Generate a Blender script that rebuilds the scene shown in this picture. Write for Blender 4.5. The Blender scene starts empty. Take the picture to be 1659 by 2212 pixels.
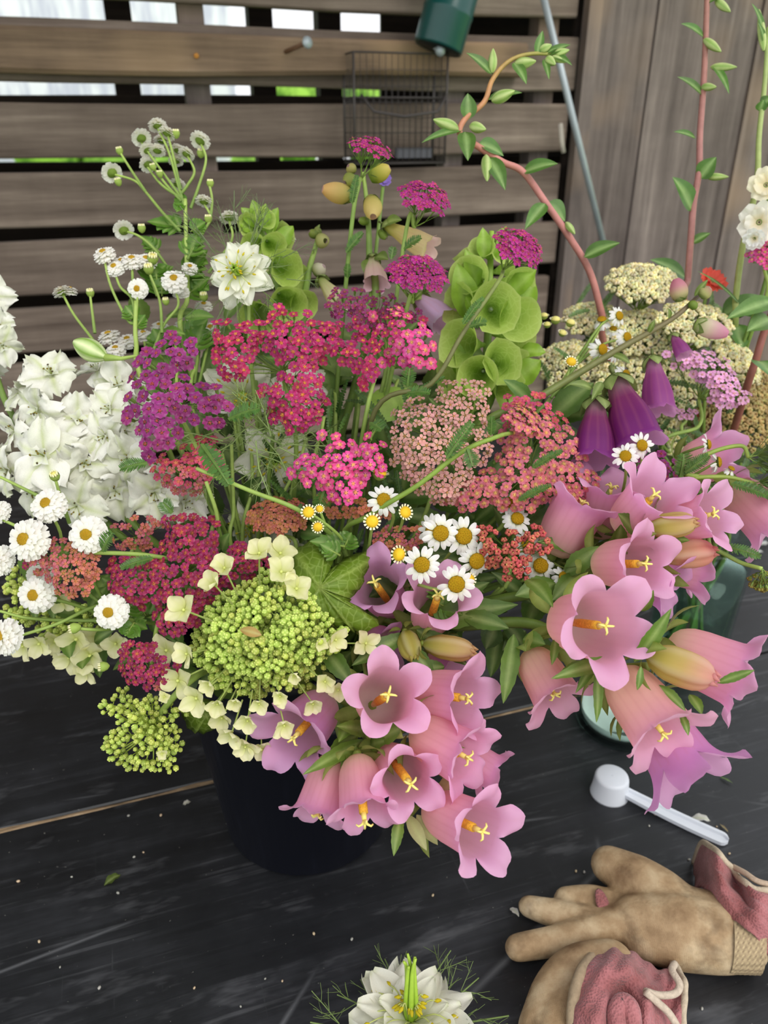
import bpy, math, random
from mathutils import Vector, Matrix

# ------------------------------------------------------------------ camera, sky, light, exposure
PITCH = math.radians(27.0)
FPX = 1660.0                      # focal length in pixels of the 1659 x 2212 frame
CX, CY = 829.5, 1106.0
CAM = Vector((0, 0, 0.55))
CP, SP = math.cos(PITCH), math.sin(PITCH)
RIGHT = Vector((1, 0, 0)); UPV = Vector((0, SP, CP)); FWD = Vector((0, CP, -SP))
sc = bpy.context.scene
COL = sc.collection
cam_data = bpy.data.cameras.new('camera')
cam = bpy.data.objects.new('camera', cam_data)
COL.objects.link(cam)
cam.location = CAM
cam.rotation_euler = (math.pi / 2 - PITCH, 0, 0)
cam_data.sensor_fit = 'VERTICAL'
cam_data.sensor_height = 36.0
cam_data.sensor_width = 27.0
cam_data.lens = 36.0 * FPX / 2212.0
cam_data.clip_start = 0.02
cam_data.clip_end = 200
cam_data.dof.use_dof = True
cam_data.dof.focus_distance = 0.46
cam_data.dof.aperture_fstop = 9.5
sc.camera = cam
sc.view_settings.view_transform = 'Standard'
sc.view_settings.look = 'None'
sc.view_settings.gamma = 1.0
sc.view_settings.use_curve_mapping = False
sc.view_settings.exposure = 0.0

world = bpy.data.worlds.new('overcast_sky')
sc.world = world
world.use_nodes = True
wn = world.node_tree.nodes; wl = world.node_tree.links
wn.clear()
wo = wn.new('ShaderNodeOutputWorld'); wb = wn.new('ShaderNodeBackground')
wt = wn.new('ShaderNodeTexCoord'); ws = wn.new('ShaderNodeSeparateXYZ'); wr = wn.new('ShaderNodeValToRGB')
wl.new(wt.outputs['Generated'], ws.inputs[0]); wl.new(ws.outputs['Z'], wr.inputs[0])
wr.color_ramp.elements[0].position = 0.0; wr.color_ramp.elements[0].color = (0.97, 0.98, 1.0, 1)
wr.color_ramp.elements[1].position = 0.6; wr.color_ramp.elements[1].color = (0.93, 0.96, 1.0, 1)
wl.new(wr.outputs[0], wb.inputs['Color']); wl.new(wb.outputs[0], wo.inputs[0])
wb.inputs['Strength'].default_value = 1.35

sun_d = bpy.data.lights.new('hazy_sun', 'SUN')
sun_d.energy = 1.5; sun_d.angle = math.radians(35); sun_d.color = (1.0, 0.96, 0.9)
sun = bpy.data.objects.new('hazy_sun', sun_d); COL.objects.link(sun)
sun.rotation_euler = (math.radians(38), math.radians(22), math.radians(10))

# ------------------------------------------------------------------ helpers
rnd = random.Random(11)
R_ = rnd.uniform


def S(r, g, b, k=1.0):
    def l(c):
        c /= 255.0
        return (c / 12.92 if c <= 0.04045 else ((c + 0.055) / 1.055) ** 2.4) * k
    return (l(r), l(g), l(b))


def mixc(a, b, t):
    return tuple(a[i] + (b[i] - a[i]) * t for i in range(3))


def jit(c, s=0.08):
    k = 1 + R_(-s, s)
    return tuple(max(0, v * k * (1 + R_(-s, s) * .5)) for v in c)


def W(px, py, d):
    """The point of the room seen at this place of the photograph, d metres into the room."""
    return CAM + (FWD + RIGHT * ((px - CX) / FPX) - UPV * ((py - CY) / FPX)) * d


def T(px, py, z=0.0):
    """The point of the photograph that lies at height z above the table top."""
    v = FWD + RIGHT * ((px - CX) / FPX) - UPV * ((py - CY) / FPX)
    return CAM + v * ((z - CAM.z) / v.z)


def frame(n, roll=0.0, tr=None, sc_=1.0, up=None):
    """Matrix that takes +Z to n, placed at tr."""
    n = n.normalized()
    a = up or (Vector((0, 0, 1)) if abs(n.z) < 0.95 else Vector((1, 0, 0)))
    x = a.cross(n).normalized(); y = n.cross(x)
    m = Matrix((x, y, n)).transposed().to_4x4()
    m = m @ Matrix.Rotation(roll, 4, 'Z')
    if not isinstance(sc_, (tuple, list)):
        sc_ = (sc_, sc_, sc_)
    m = m @ Matrix.Diagonal((*sc_, 1))
    if tr is not None:
        m = Matrix.Translation(tr) @ m
    return m


def cat(pts, n=8):
    """Smooth curve through the points."""
    P = [Vector(p) for p in pts]
    if len(P) < 3:
        return [P[0].lerp(P[-1], i / n) for i in range(n + 1)]
    out = []
    Q = [P[0] * 2 - P[1]] + P + [P[-1] * 2 - P[-2]]
    for i in range(1, len(Q) - 2):
        a, b, c, d = Q[i - 1], Q[i], Q[i + 1], Q[i + 2]
        for k in range(n):
            t = k / n
            out.append(0.5 * ((2 * b) + (c - a) * t + (2 * a - 5 * b + 4 * c - d) * t * t + (3 * b - a - 3 * c + d) * t ** 3))
    out.append(P[-1])
    return out


def root_of(o):
    v = Vector((0, 0, 0))
    while o is not None:
        v += Vector(o.location); o = o.parent
    return v


class MB:
    def __init__(s):
        s.v = []; s.f = []; s.m = []; s.c = []

    def add(s, vs, fs, col=(1, 1, 1), mi=0, M=None):
        o = len(s.v)
        if M is not None:
            vs = [M @ Vector(v) for v in vs]
        s.v += [tuple(v) for v in vs]
        s.f += [tuple(i + o for i in f) for f in fs]
        s.m += [mi] * len(fs)
        if col and isinstance(col[0], (tuple, list)):
            s.c += list(col)
        else:
            s.c += [col] * len(vs)
        return s

    def tube(s, pts, rad, sides=6, col=(1, 1, 1), mi=0, caps=True, flat=None):
        pts = [Vector(p) for p in pts]
        n = len(pts)
        if not isinstance(rad, (list, tuple)):
            rad = [rad] * n
        if len(rad) != n:
            rad = [rad[min(int(i / (n - 1) * (len(rad) - 1)), len(rad) - 2)] * (1 - (i / (n - 1) * (len(rad) - 1)) % 1 if i < n - 1 else 0)
                   + rad[min(int(i / (n - 1) * (len(rad) - 1)) + 1, len(rad) - 1)] * ((i / (n - 1) * (len(rad) - 1)) % 1 if i < n - 1 else 1) for i in range(n)]
        t = (pts[1] - pts[0]).normalized()
        x = t.orthogonal().normalized() if flat is None else (flat - t * flat.dot(t)).normalized()
        vs = []; fs = []; cs = []
        for i, p in enumerate(pts):
            t2 = (pts[min(i + 1, n - 1)] - pts[max(i - 1, 0)])
            if t2.length > 1e-9:
                t2.normalize(); x = (x - t2 * x.dot(t2))
                x = x.normalized() if x.length > 1e-6 else t2.orthogonal().normalized()
                t = t2
            y = t.cross(x)
            for k in range(sides):
                a = 2 * math.pi * k / sides
                vs.append(p + (x * math.cos(a) + y * math.sin(a)) * rad[i])
                if col and isinstance(col[0], (tuple, list)):
                    u = i / (n - 1) * (len(col) - 1); j = min(int(u), len(col) - 2)
                    cs.append(mixc(col[j], col[j + 1], u - j))
                else:
                    cs.append(col)
        for i in range(n - 1):
            for k in range(sides):
                fs.append((i * sides + k, i * sides + (k + 1) % sides, (i + 1) * sides + (k + 1) % sides, (i + 1) * sides + k))
        if caps:
            fs.append(tuple(range(sides - 1, -1, -1))); fs.append(tuple((n - 1) * sides + k for k in range(sides)))
        return s.add(vs, fs, cs, mi)

    def grid(s, fn, nu, nv, mi=0, wrap=False, M=None):
        """fn(u, v) -> (point, colour); u along, v across (wrapped when wrap)."""
        vs = []; cs = []; fs = []
        w = nv if wrap else nv + 1
        for i in range(nu + 1):
            for j in range(w):
                p, c = fn(i / nu, j / nv); vs.append(p); cs.append(c)
        for i in range(nu):
            for j in range(nv):
                a = i * w + j; b = i * w + (j + 1) % w
                fs.append((a, b, b + w, a + w))
        return s.add(vs, fs, cs, mi, M)

    def box(s, x0, x1, y0, y1, z0, z1, col=(1, 1, 1), mi=0, M=None, bev=0.0):
        if bev <= 0:
            vs = [(x, y, z) for x in (x0, x1) for y in (y0, y1) for z in (z0, z1)]
            return s.add(vs, [(0, 1, 3, 2), (4, 6, 7, 5), (0, 4, 5, 1), (2, 3, 7, 6), (0, 2, 6, 4), (1, 5, 7, 3)], col, mi, M)
        b = bev
        # long axis x; chamfered section in y,z
        sec = [(y0 + b, z0), (y1 - b, z0), (y1, z0 + b), (y1, z1 - b), (y1 - b, z1), (y0 + b, z1), (y0, z1 - b), (y0, z0 + b)]
        vs = [(x, y, z) for x in (x0, x1) for (y, z) in sec]
        fs = [(k, (k + 1) % 8, 8 + (k + 1) % 8, 8 + k) for k in range(8)] + [tuple(range(7, -1, -1)), tuple(range(8, 16))]
        return s.add(vs, fs, col, mi, M)

    def lathe(s, prof, sides=24, col=(1, 1, 1), mi=0, M=None):
        n = len(prof)
        vs = [(r * math.cos(2 * math.pi * k / sides), r * math.sin(2 * math.pi * k / sides), z) for (r, z) in prof for k in range(sides)]
        cs = [col[i] if isinstance(col[0], (tuple, list)) else col for i in range(n) for k in range(sides)]
        fs = [(i * sides + k, i * sides + (k + 1) % sides, (i + 1) * sides + (k + 1) % sides, (i + 1) * sides + k) for i in range(n - 1) for k in range(sides)]
        return s.add(vs, fs, cs, mi, M)

    def ball(s, c, r, col=(1, 1, 1), mi=0, nu=5, nv=8, M=None):
        rr = r if isinstance(r, (tuple, list)) else (r, r, r)
        c = Vector(c)
        def fn(u, v):
            a = math.pi * (u * .98 + .01); b = 2 * math.pi * v
            return (c + Vector((rr[0] * math.sin(a) * math.cos(b), rr[1] * math.sin(a) * math.sin(b), rr[2] * math.cos(a)))), col
        return s.grid(fn, nu, nv, mi, True, M)

    def mesh(s, name, mats, smooth=True, off=None):
        me = bpy.data.meshes.new(name)
        vs = s.v if off is None else [(v[0] - off.x, v[1] - off.y, v[2] - off.z) for v in s.v]
        me.from_pydata(vs, [], s.f)
        if not isinstance(mats, (list, tuple)):
            mats = [mats]
        for m in mats:
            me.materials.append(m)
        if len(mats) > 1:
            me.polygons.foreach_set('material_index', s.m)
        if smooth:
            me.polygons.foreach_set('use_smooth', [True] * len(s.f))
        ca = me.color_attributes.new('Col', 'FLOAT_COLOR', 'POINT')
        flat = []
        for c in s.c:
            flat += [c[0], c[1], c[2], 1.0]
        ca.data.foreach_set('color', flat)
        me.update()
        return me

    def build(s, name, mats, parent=None, smooth=True, label=None, kind=None):
        o = bpy.data.objects.new(name, s.mesh(name, mats, smooth, root_of(parent) if parent else None))
        COL.objects.link(o); o.parent = parent
        if label: o['label'] = label
        if kind: o['kind'] = kind
        return o


def inst(me, name, parent, M, world_space=True):
    o = bpy.data.objects.new(name, me)
    COL.objects.link(o); o.parent = parent
    if world_space and parent is not None:
        M = Matrix.Translation(-root_of(parent)) @ M
    o.matrix_basis = M
    return o


def thing(name, label, cate, loc=(0, 0, 0), group=None):
    o = bpy.data.objects.new(name, None); COL.objects.link(o)
    o.empty_display_size = 0.02
    o.location = loc; o['label'] = label; o['category'] = cate
    if group: o['group'] = group
    return o


def tag(o, label, cate, group=None):
    o['label'] = label; o['category'] = cate
    if group: o['group'] = group
    return o


# ------------------------------------------------------------------ materials
class NT:
    def __init__(s, name):
        s.m = bpy.data.materials.new(name); s.m.use_nodes = True
        s.t = s.m.node_tree; s.t.nodes.clear()
        s.out = s.n('ShaderNodeOutputMaterial')

    def n(s, ty, **kw):
        x = s.t.nodes.new(ty)
        for k, v in kw.items(): setattr(x, k, v)
        return x

    def l(s, a, b): s.t.links.new(a, b)

    def mix(s, fac, a, b, blend='MIX'):
        x = s.n('ShaderNodeMix', data_type='RGBA', blend_type=blend)
        for i, v in ((0, fac), (6, a), (7, b)):
            if hasattr(v, 'is_linked'): s.l(v, x.inputs[i])
            elif i == 0: x.inputs[0].default_value = v
            else: x.inputs[i].default_value = (*v, 1)
        return x.outputs[2]

    def noise(s, vec, scale, detail=4, rough=0.6):
        x = s.n('ShaderNodeTexNoise'); x.inputs['Scale'].default_value = scale
        x.inputs['Detail'].default_value = detail; x.inputs['Roughness'].default_value = rough
        if vec is not None: s.l(vec, x.inputs['Vector'])
        return x.outputs['Fac']

    def ramp(s, fac, stops):
        x = s.n('ShaderNodeValToRGB'); e = x.color_ramp.elements
        while len(e) < len(stops): e.new(0.5)
        for i, (p, c) in enumerate(stops):
            e[i].position = p; e[i].color = (*c, 1) if isinstance(c, tuple) else (c, c, c, 1)
        s.l(fac, x.inputs[0]); return x.outputs[0]

    def mapv(s, vec, scale=(1, 1, 1), rot=(0, 0, 0), loc=(0, 0, 0)):
        x = s.n('ShaderNodeMapping'); x.inputs['Scale'].default_value = scale; x.inputs['Rotation'].default_value = rot; x.inputs['Location'].default_value = loc
        s.l(vec, x.inputs['Vector']); return x.outputs[0]

    def bump(s, h, strength=0.3, dist=0.001):
        x = s.n('ShaderNodeBump'); x.inputs['Strength'].default_value = strength; x.inputs['Distance'].default_value = dist
        s.l(h, x.inputs['Height']); return x.outputs[0]

    def math(s, op, a, b=0.0, c=None):
        x = s.n('ShaderNodeMath', operation=op)
        for i, v in enumerate((a, b) if c is None else (a, b, c)):
            if hasattr(v, 'is_linked'): s.l(v, x.inputs[i])
            else: x.inputs[i].default_value = v
        return x.outputs[0]

    def obj(s):
        if not hasattr(s, '_tc'): s._tc = s.n('ShaderNodeTexCoord')
        return s._tc.outputs['Object']

    def objrand(s, vec):
        oi = s.n('ShaderNodeObjectInfo'); cm = s.n('ShaderNodeVectorMath', operation='MULTIPLY_ADD')
        k = s.n('ShaderNodeCombineXYZ')
        for i in range(3): s.l(oi.outputs['Random'], k.inputs[i])
        s.l(k.outputs[0], cm.inputs[0]); cm.inputs[1].default_value = (7.3, 11.7, 5.1); s.l(vec, cm.inputs[2])
        return cm.outputs[0]

    def bsdf(s, col, rough=0.6, spec=0.4, normal=None, metal=0.0, trans=0.0, transl=0.0, tcol=None, sheen=0.0):
        b = s.n('ShaderNodeBsdfPrincipled')
        for k, v in (('Base Color', col), ('Roughness', rough), ('Specular IOR Level', spec), ('Metallic', metal), ('Transmission Weight', trans), ('Sheen Weight', sheen)):
            if hasattr(v, 'is_linked'): s.l(v, b.inputs[k])
            elif k == 'Base Color': b.inputs[k].default_value = (*v, 1)
            else: b.inputs[k].default_value = v
        if normal is not None: s.l(normal, b.inputs['Normal'])
        o = b.outputs[0]
        if transl > 0:
            t = s.n('ShaderNodeBsdfTranslucent')
            c = tcol if tcol is not None else col
            if hasattr(c, 'is_linked'): s.l(c, t.inputs[0])
            else: t.inputs[0].default_value = (*c, 1)
            mx = s.n('ShaderNodeMixShader'); mx.inputs[0].default_value = transl
            s.l(o, mx.inputs[1]); s.l(t.outputs[0], mx.inputs[2]); o = mx.outputs[0]
        s.l(o, s.out.inputs[0]); s.b = b
        return s.m


def vc_mat(name, rough=0.55, spec=0.3, transl=0.3, rv=0.0, hv=0.0, nz=0.0, nscale=120, bump=0.0, bscale=300, back=None, veins=0.0):
    t = NT(name)
    a = t.n('ShaderNodeAttribute', attribute_name='Col')
    c = a.outputs['Color']
    if rv or hv:
        oi = t.n('ShaderNodeObjectInfo')
        h = t.n('ShaderNodeHueSaturation'); t.l(c, h.inputs['Color'])
        if rv: t.l(t.math('MULTIPLY_ADD', oi.outputs['Random'], 2 * rv, 1 - rv), h.inputs['Value'])
        if hv: 
            fr = t.math('FRACT', t.math('MULTIPLY', oi.outputs['Random'], 37.7))
            t.l(t.math('MULTIPLY_ADD', fr, 2 * hv, 0.5 - hv), h.inputs['Hue'])
        c = h.outputs[0]
    if nz:
        f = t.noise(t.obj(), nscale, 3)
        c = t.mix(nz, c, t.ramp(f, [(0.3, 0.35), (0.7, 1.25)]), 'MULTIPLY')
    if veins:
        v = t.n('ShaderNodeTexVoronoi', feature='DISTANCE_TO_EDGE'); v.inputs['Scale'].default_value = 170
        t.l(t.obj(), v.inputs['Vector'])
        c = t.mix(t.math('MULTIPLY', t.ramp(v.outputs[0], [(0.0, 1.0), (0.10, 0.0)]), veins), c, S(205, 225, 130))
    if back is not None:
        g = t.n('ShaderNodeNewGeometry')
        c = t.mix(t.math('MULTIPLY', g.outputs['Backfacing'], back[1]), c, back[0])
    nm = None
    if bump:
        nm = t.bump(t.noise(t.obj(), bscale, 3), bump, 0.0006)
    return t.bsdf(c, rough, spec, nm, transl=transl)


M_PETAL = vc_mat('petal', 0.6, 0.25, 0.35, nz=0.12, nscale=90)
M_LARK = vc_mat('larkspur_petal', 0.55, 0.3, 0.2, nz=0.15, nscale=45, bump=.3, bscale=110)
M_FLORET = vc_mat('floret', 0.6, 0.25, 0.25, rv=0.22, hv=0.012)
M_BELL = vc_mat('bell_petal', 0.5, 0.3, 0.5, nz=0.08, nscale=60, bump=0.15, bscale=160, back=(S(248, 196, 230), 0.5))
M_LEAF = vc_mat('leaf', 0.45, 0.4, 0.25, nz=0.3, nscale=110, bump=0.4, bscale=350)
M_STEM = vc_mat('stem', 0.5, 0.35, 0.0, nz=0.25, nscale=130)
M_CUP = vc_mat('cup_calyx', 0.5, 0.3, 0.45, nz=0.1, nscale=60, veins=0.55)
M_BIGLEAF = vc_mat('veined_leaf', 0.5, 0.35, 0.3, nz=0.35, nscale=70, bump=.8, bscale=200, veins=0.22)
M_BUD = vc_mat('bud', 0.5, 0.3, 0.12, rv=0.2, hv=0.015)
M_DISC = vc_mat('disc', 0.8, 0.15, 0.0, nz=0.5, nscale=900, bump=0.9, bscale=1100)
M_PLAIN = vc_mat('plain_colour', 0.6, 0.3, 0.0, nz=0.2)

GREEN = S(112, 138, 62); LGREEN = S(165, 188, 95); DGREEN = S(58, 84, 38); LIME = S(178, 205, 72)
BK = Vector((-0.068, 0.494, 0))      # foot of the bucket
VK = Vector((0.355, 0.735, 0))       # foot of the glass vase

# ------------------------------------------------------------------ the setting
YAW = math.radians(18)
EV = Vector((math.cos(YAW), math.sin(YAW), 0)); NV = Vector((-math.sin(YAW), math.cos(YAW), 0))
FM = Matrix.Rotation(YAW, 4, 'Z')                 # fence frame: x along the fence, y away from the table
FO = 1.46                                         # the fence's distance from the camera's foot


def FP(s, o, z): return EV * s + NV * (FO + o) + Vector((0, 0, z))


def wood_mat(name, dark, mid, light, along='X', warm=None, scale=1.0, rough=0.8):
    t = NT(name)
    v = t.objrand(t.obj())
    st = {'X': (2.2, 40, 40), 'Z': (40, 40, 2.2)}[along]
    a = t.noise(t.mapv(v, tuple(q * scale for q in st)), 1.0, 6, 0.65)
    b = t.noise(t.mapv(v, tuple(q * scale for q in ((1.2, 9, 9) if along == 'X' else (9, 9, 1.2)))), 1.0, 3)
    saw = t.noise(t.mapv(v, (26, 9, 9) if along == 'X' else (9, 9, 26), (0, 0.45, 0)), 1.0, 3)
    fine = t.noise(t.mapv(v, (7, 260, 260) if along == 'X' else (260, 260, 7)), 1.0, 3, .7)
    c = t.ramp(t.math('ADD', t.math('MULTIPLY', a, 0.50), t.math('ADD', t.math('MULTIPLY', b, 0.30), t.math('ADD', t.math('MULTIPLY', saw, 0.08), t.math('MULTIPLY', fine, .12)))), [(0.36, dark), (0.52, mid), (0.68, light)])
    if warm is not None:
        w = t.ramp(t.noise(v, 4.0, 2), [(0.55, 0.0), (0.72, 0.75)])  # random warm patches in the wood colour, standing in for sun patches
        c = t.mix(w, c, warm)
    return t.bsdf(c, rough, 0.2, t.bump(t.math('ADD', a, t.math('MULTIPLY', fine, 0.5)), 0.5, 0.002))


M_SLAT = wood_mat('weathered_slat', S(82, 70, 61), S(122, 108, 96), S(164, 149, 133))
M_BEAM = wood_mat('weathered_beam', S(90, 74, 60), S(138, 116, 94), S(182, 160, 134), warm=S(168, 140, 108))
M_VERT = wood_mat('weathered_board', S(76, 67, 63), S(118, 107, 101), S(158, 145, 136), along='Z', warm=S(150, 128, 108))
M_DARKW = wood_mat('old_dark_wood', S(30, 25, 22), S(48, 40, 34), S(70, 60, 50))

# unseen porch roof added to shade fence and bouquet, open to front and right
rf = MB(); rf.box(-3.2, 0.55, 0.42, 2.3, 1.52, 1.56)
ro = rf.build('shade_roof', M_DARKW, None, False); ro['kind'] = 'structure'
# ground outside and the table's floor
def ground_mat():
    t = NT('lawn')
    c = t.ramp(t.noise(t.obj(), 3.0, 6), [(0.3, S(90, 140, 40)), (0.5, S(150, 200, 75)), (0.7, S(205, 230, 120))])
    return t.bsdf(c, 0.9, 0.1)
g = MB(); g.box(-14, 14, -4, 22, -0.9, -0.75)
go = g.build('floor', ground_mat(), None, False); go['kind'] = 'structure'


def board(name, s0, s1, o0, o1, z0, z1, mat, parent, bev=0.003, wob=0.004, seg=14):
    """A board of the fence, its length along the fence, edges slightly uneven."""
    m = MB()
    ph = R_(0, 6)
    xs = [s0 + (s1 - s0) * i / seg for i in range(seg + 1)]
    vs = []; fs = []
    for i, x in enumerate(xs):
        dz = wob * math.sin(x * 3.1 + ph) + wob * .4 * math.sin(x * 9 + ph * 2); dt = wob * .6 * math.sin(x * 5 + ph * 3)
        b = bev
        for (y, z) in ((o0 + b, z0 + dz), (o1 - b, z0 + dz), (o1, z0 + b + dz), (o1, z1 - b + dt), (o1 - b, z1 + dt), (o0 + b, z1 + dt), (o0, z1 - b + dt), (o0, z0 + b + dz)):
            vs.append((x, y, z))
    for i in range(seg):
        for k in range(8):
            fs.append((i * 8 + k, i * 8 + (k + 1) % 8, i * 8 + 8 + (k + 1) % 8, i * 8 + 8 + k))
    fs.append(tuple(range(7, -1, -1))); fs.append(tuple(seg * 8 + k for k in range(8)))
    # own origin at the board's middle so that the grain differs
    c = Vector(((s0 + s1) / 2, (o0 + o1) / 2, (z0 + z1) / 2))
    m.add([Vector(v) - c for v in vs], fs)
    o = bpy.data.objects.new(name, m.mesh(name, mat, False)); COL.objects.link(o)
    o.parent = parent; o.location = c
    return o


fence = thing('slat_fence', 'weathered grey brown horizontal slat fence behind the flowers', 'fence', NV * FO + Vector((0, 0, -0.75)))
fence.rotation_euler = (0, 0, YAW)
Z0 = 0.75
for (z0, z1) in ((0.716, 0.80), (0.602, 0.686), (0.496, 0.576), (0.391, 0.473), (0.285, 0.368), (0.180, 0.262), (0.076, 0.163), (-0.03, 0.057), (-0.135, -0.047), (0.82, 0.90)):
    board('slat', -1.3, 0.846 + R_(-.012, .006), 0.0, 0.022, z0 + Z0, z1 + Z0, M_SLAT, fence)
for s in (-0.75, 0.157, 0.62, 0.80):
    wdt = 0.020 if s != 0.62 else 0.018
    m = MB(); m.box(-wdt, wdt, -.02, .02, 0, 1.75)
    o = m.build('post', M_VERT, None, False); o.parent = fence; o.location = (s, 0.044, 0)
# the second layer of boards behind the first
for i, z in enumerate((0.665, 0.56, 0.452, 0.351, 0.246, 0.141, 0.036, 0.77, 0.86)):
    board('back_slat', -1.6, 1.0, 0.17, 0.19, z + Z0 - 0.021, z + Z0 + (0.030 if z < .7 else .02), M_DARKW, fence)
for s in (-1.05, -0.53, -0.30, 0.05, 0.30, 0.43, 0.70):
    m = MB(); m.box(-.022, .022, -.02, .02, 0, 1.8)
    o = m.build('back_post', M_DARKW, None, False); o.parent = fence; o.location = (s, 0.215, 0)
m = MB(); m.box(-1.8, 1.0, .26, .27, 0, .235 + Z0); o = m.build('back_panel', M_DARKW, None, False); o.parent = fence  # dark panel added so no bright strip shows through the low gap
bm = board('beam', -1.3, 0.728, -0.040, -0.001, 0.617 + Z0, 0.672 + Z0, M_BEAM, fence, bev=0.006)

bwall = thing('board_partition', 'vertical weathered board partition to the right of the slats', 'partition', EV * 1.0 + NV * FO + Vector((0, 0, -0.75)))
bwall.rotation_euler = (0, 0, YAW)
for (a, b, pr) in ((0.853, 0.880, 0.012), (0.8835, 1.001, 0.0), (1.004, 1.119, 0.003), (1.122, 1.238, -0.002), (1.241, 1.37, 0.002), (1.373, 1.5, 0.0), (1.503, 1.62, 0.0)):
    m = MB(); w = b - a
    m.box(-w / 2, w / 2, -.011, .011, 0, 1.9)
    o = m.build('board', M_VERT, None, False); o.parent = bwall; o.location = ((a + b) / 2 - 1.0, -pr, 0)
m = MB(); m.box(0.853, 1.62, .02, .03, 0, 1.9, M=Matrix.Translation((-1.0, 0, 0))); m.box(0.55, 1.62, .25, .26, 0, 1.6, M=Matrix.Translation((-1.0, 0, 0)))  # the rear box is a dark sheet added so the right-hand gaps read dark
o = m.build('backing', M_DARKW, None, False); o.parent = bwall

# beyond the fence: hedge and pale shed
def hedge_mat():
    t = NT('hedge_leaves'); c = t.ramp(t.noise(t.obj(), 9, 4), [(0.35, S(80, 125, 40)), (0.6, S(160, 205, 85))])
    return t.bsdf(c, 0.7, 0.2)
def hedge(label, s0, s1, o, h):
    m = MB()
    for i in range(90):
        s = R_(s0, s1); z = R_(-.7, h)
        p = FP(s, o + R_(-.25, .25), z); r = R_(.12, .3)
        def fn(u, v, p=p, r=r, k=R_(0, 6)):
            a = math.pi * u; b = 2 * math.pi * v; q = r * (1 + .25 * math.sin(5 * b + k) * math.sin(4 * a))
            return p + Vector((math.sin(a) * math.cos(b), math.sin(a) * math.sin(b), math.cos(a))) * q, (1, 1, 1)
        m.grid(fn, 6, 9, 0, True)
    tag(m.build('hedge', hedge_mat()), label, 'hedge')
hedge('bright green hedge beyond the slats, towards the middle and right', 1.2, 5.5, 5.0, 0.75)
hedge('low green shrubs beyond the slats at the left end', -3.4, 1.3, 4.6, 0.40)
t = NT('pale_panel'); MP = t.bsdf(t.ramp(t.noise(t.mapv(t.obj(), (6, 1, 1)), 2, 2), [(.4, S(205, 205, 225)), (.6, S(240, 240, 250))]), .7, .2)
m = MB(); m.box(-4.5, 1.1, 6.0, 6.1, -.75, 1.9, M=Matrix.Translation(NV * FO) @ FM)
tag(m.build('shed_wall', MP, None, False), 'pale lavender grey shed wall glimpsed between the top slats', 'wall')

# ------------------------------------------------------------------ table
def table_mat():
    t = NT('blackened_board')
    v = t.obj()
    a = t.noise(t.mapv(v, (3, 45, 10)), 1.0, 6, 0.7)
    b = t.noise(v, 9.0, 5, 0.65)
    sc1 = t.noise(t.mapv(v, (5, 150, 5), (0, 0, 0.12)), 1.0, 3, 0.6)
    sc2 = t.noise(t.mapv(v, (130, 6, 5), (0, 0, 0.6)), 1.0, 3, 0.6)
    dust = t.noise(v, 330, 2, 0.5)
    c = t.ramp(t.math('ADD', t.math('MULTIPLY', a, 0.5), t.math('MULTIPLY', b, 0.5)), [(0.32, S(16, 16, 18)), (0.5, S(26, 27, 30)), (0.68, S(46, 47, 51))])
    patch = t.ramp(b, [(0.42, 0.0), (0.62, 1.0)])
    s1 = t.math('MULTIPLY', t.ramp(sc1, [(0.57, 0.0), (0.70, 0.30)]), patch)
    s2 = t.math('MULTIPLY', t.ramp(sc2, [(0.66, 0.0), (0.74, 0.16)]), patch)
    sm = t.ramp(t.noise(t.mapv(v, (9, 34, 10), (0, 0, 0.25)), 1.0, 4, 0.7), [(0.56, 0.0), (0.74, 0.34)])
    lng = t.n('ShaderNodeTexVoronoi', feature='DISTANCE_TO_EDGE'); lng.inputs['Scale'].default_value = 3.2; t.l(t.mapv(v, (1, 2.2, 1), (0, 0, .4)), lng.inputs['Vector'])
    hair = t.math('MULTIPLY', t.ramp(lng.outputs[0], [(0.0, 0.5), (0.010, 0.0)]), t.ramp(t.noise(v, 6, 2), [(.5, 0.), (.6, 1.)]))
    c = t.mix(t.math('MAXIMUM', t.math('MAXIMUM', s1, sm), t.math('MAXIMUM', s2, hair)), c, S(118, 119, 122))
    c = t.mix(t.ramp(dust, [(0.73, 0.0), (0.80, 0.55)]), c, S(150, 148, 140))
    r = t.ramp(t.math('ADD', t.math('MULTIPLY', b, .6), t.math('MULTIPLY', a, .4)), [(0.3, 0.36), (0.7, 0.56)])
    return t.bsdf(c, r, 0.5, t.bump(t.math('ADD', a, t.math('MULTIPLY', sc1, .5)), 0.35, 0.0008))
M_TABLE = table_mat()
table = thing('work_table', 'blackened scratched board work table under the bucket and gloves', 'table', NV * 0.8 + Vector((0, 0, -0.75)))
table.rotation_euler = (0, 0, YAW)
for (a, b) in ((-0.15, 0.164), (0.167, 0.548), (0.5515, 0.94), (0.943, 1.36)):
    m = MB(); hw = (b - a) / 2
    m.box(-1.6, 1.7, -hw, hw, -0.035, 0, bev=0.0015)
    o = m.build('plank', M_TABLE, None, False); o.parent = table; o.location = (0, (a + b) / 2 - 0.8, 0.75)
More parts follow.
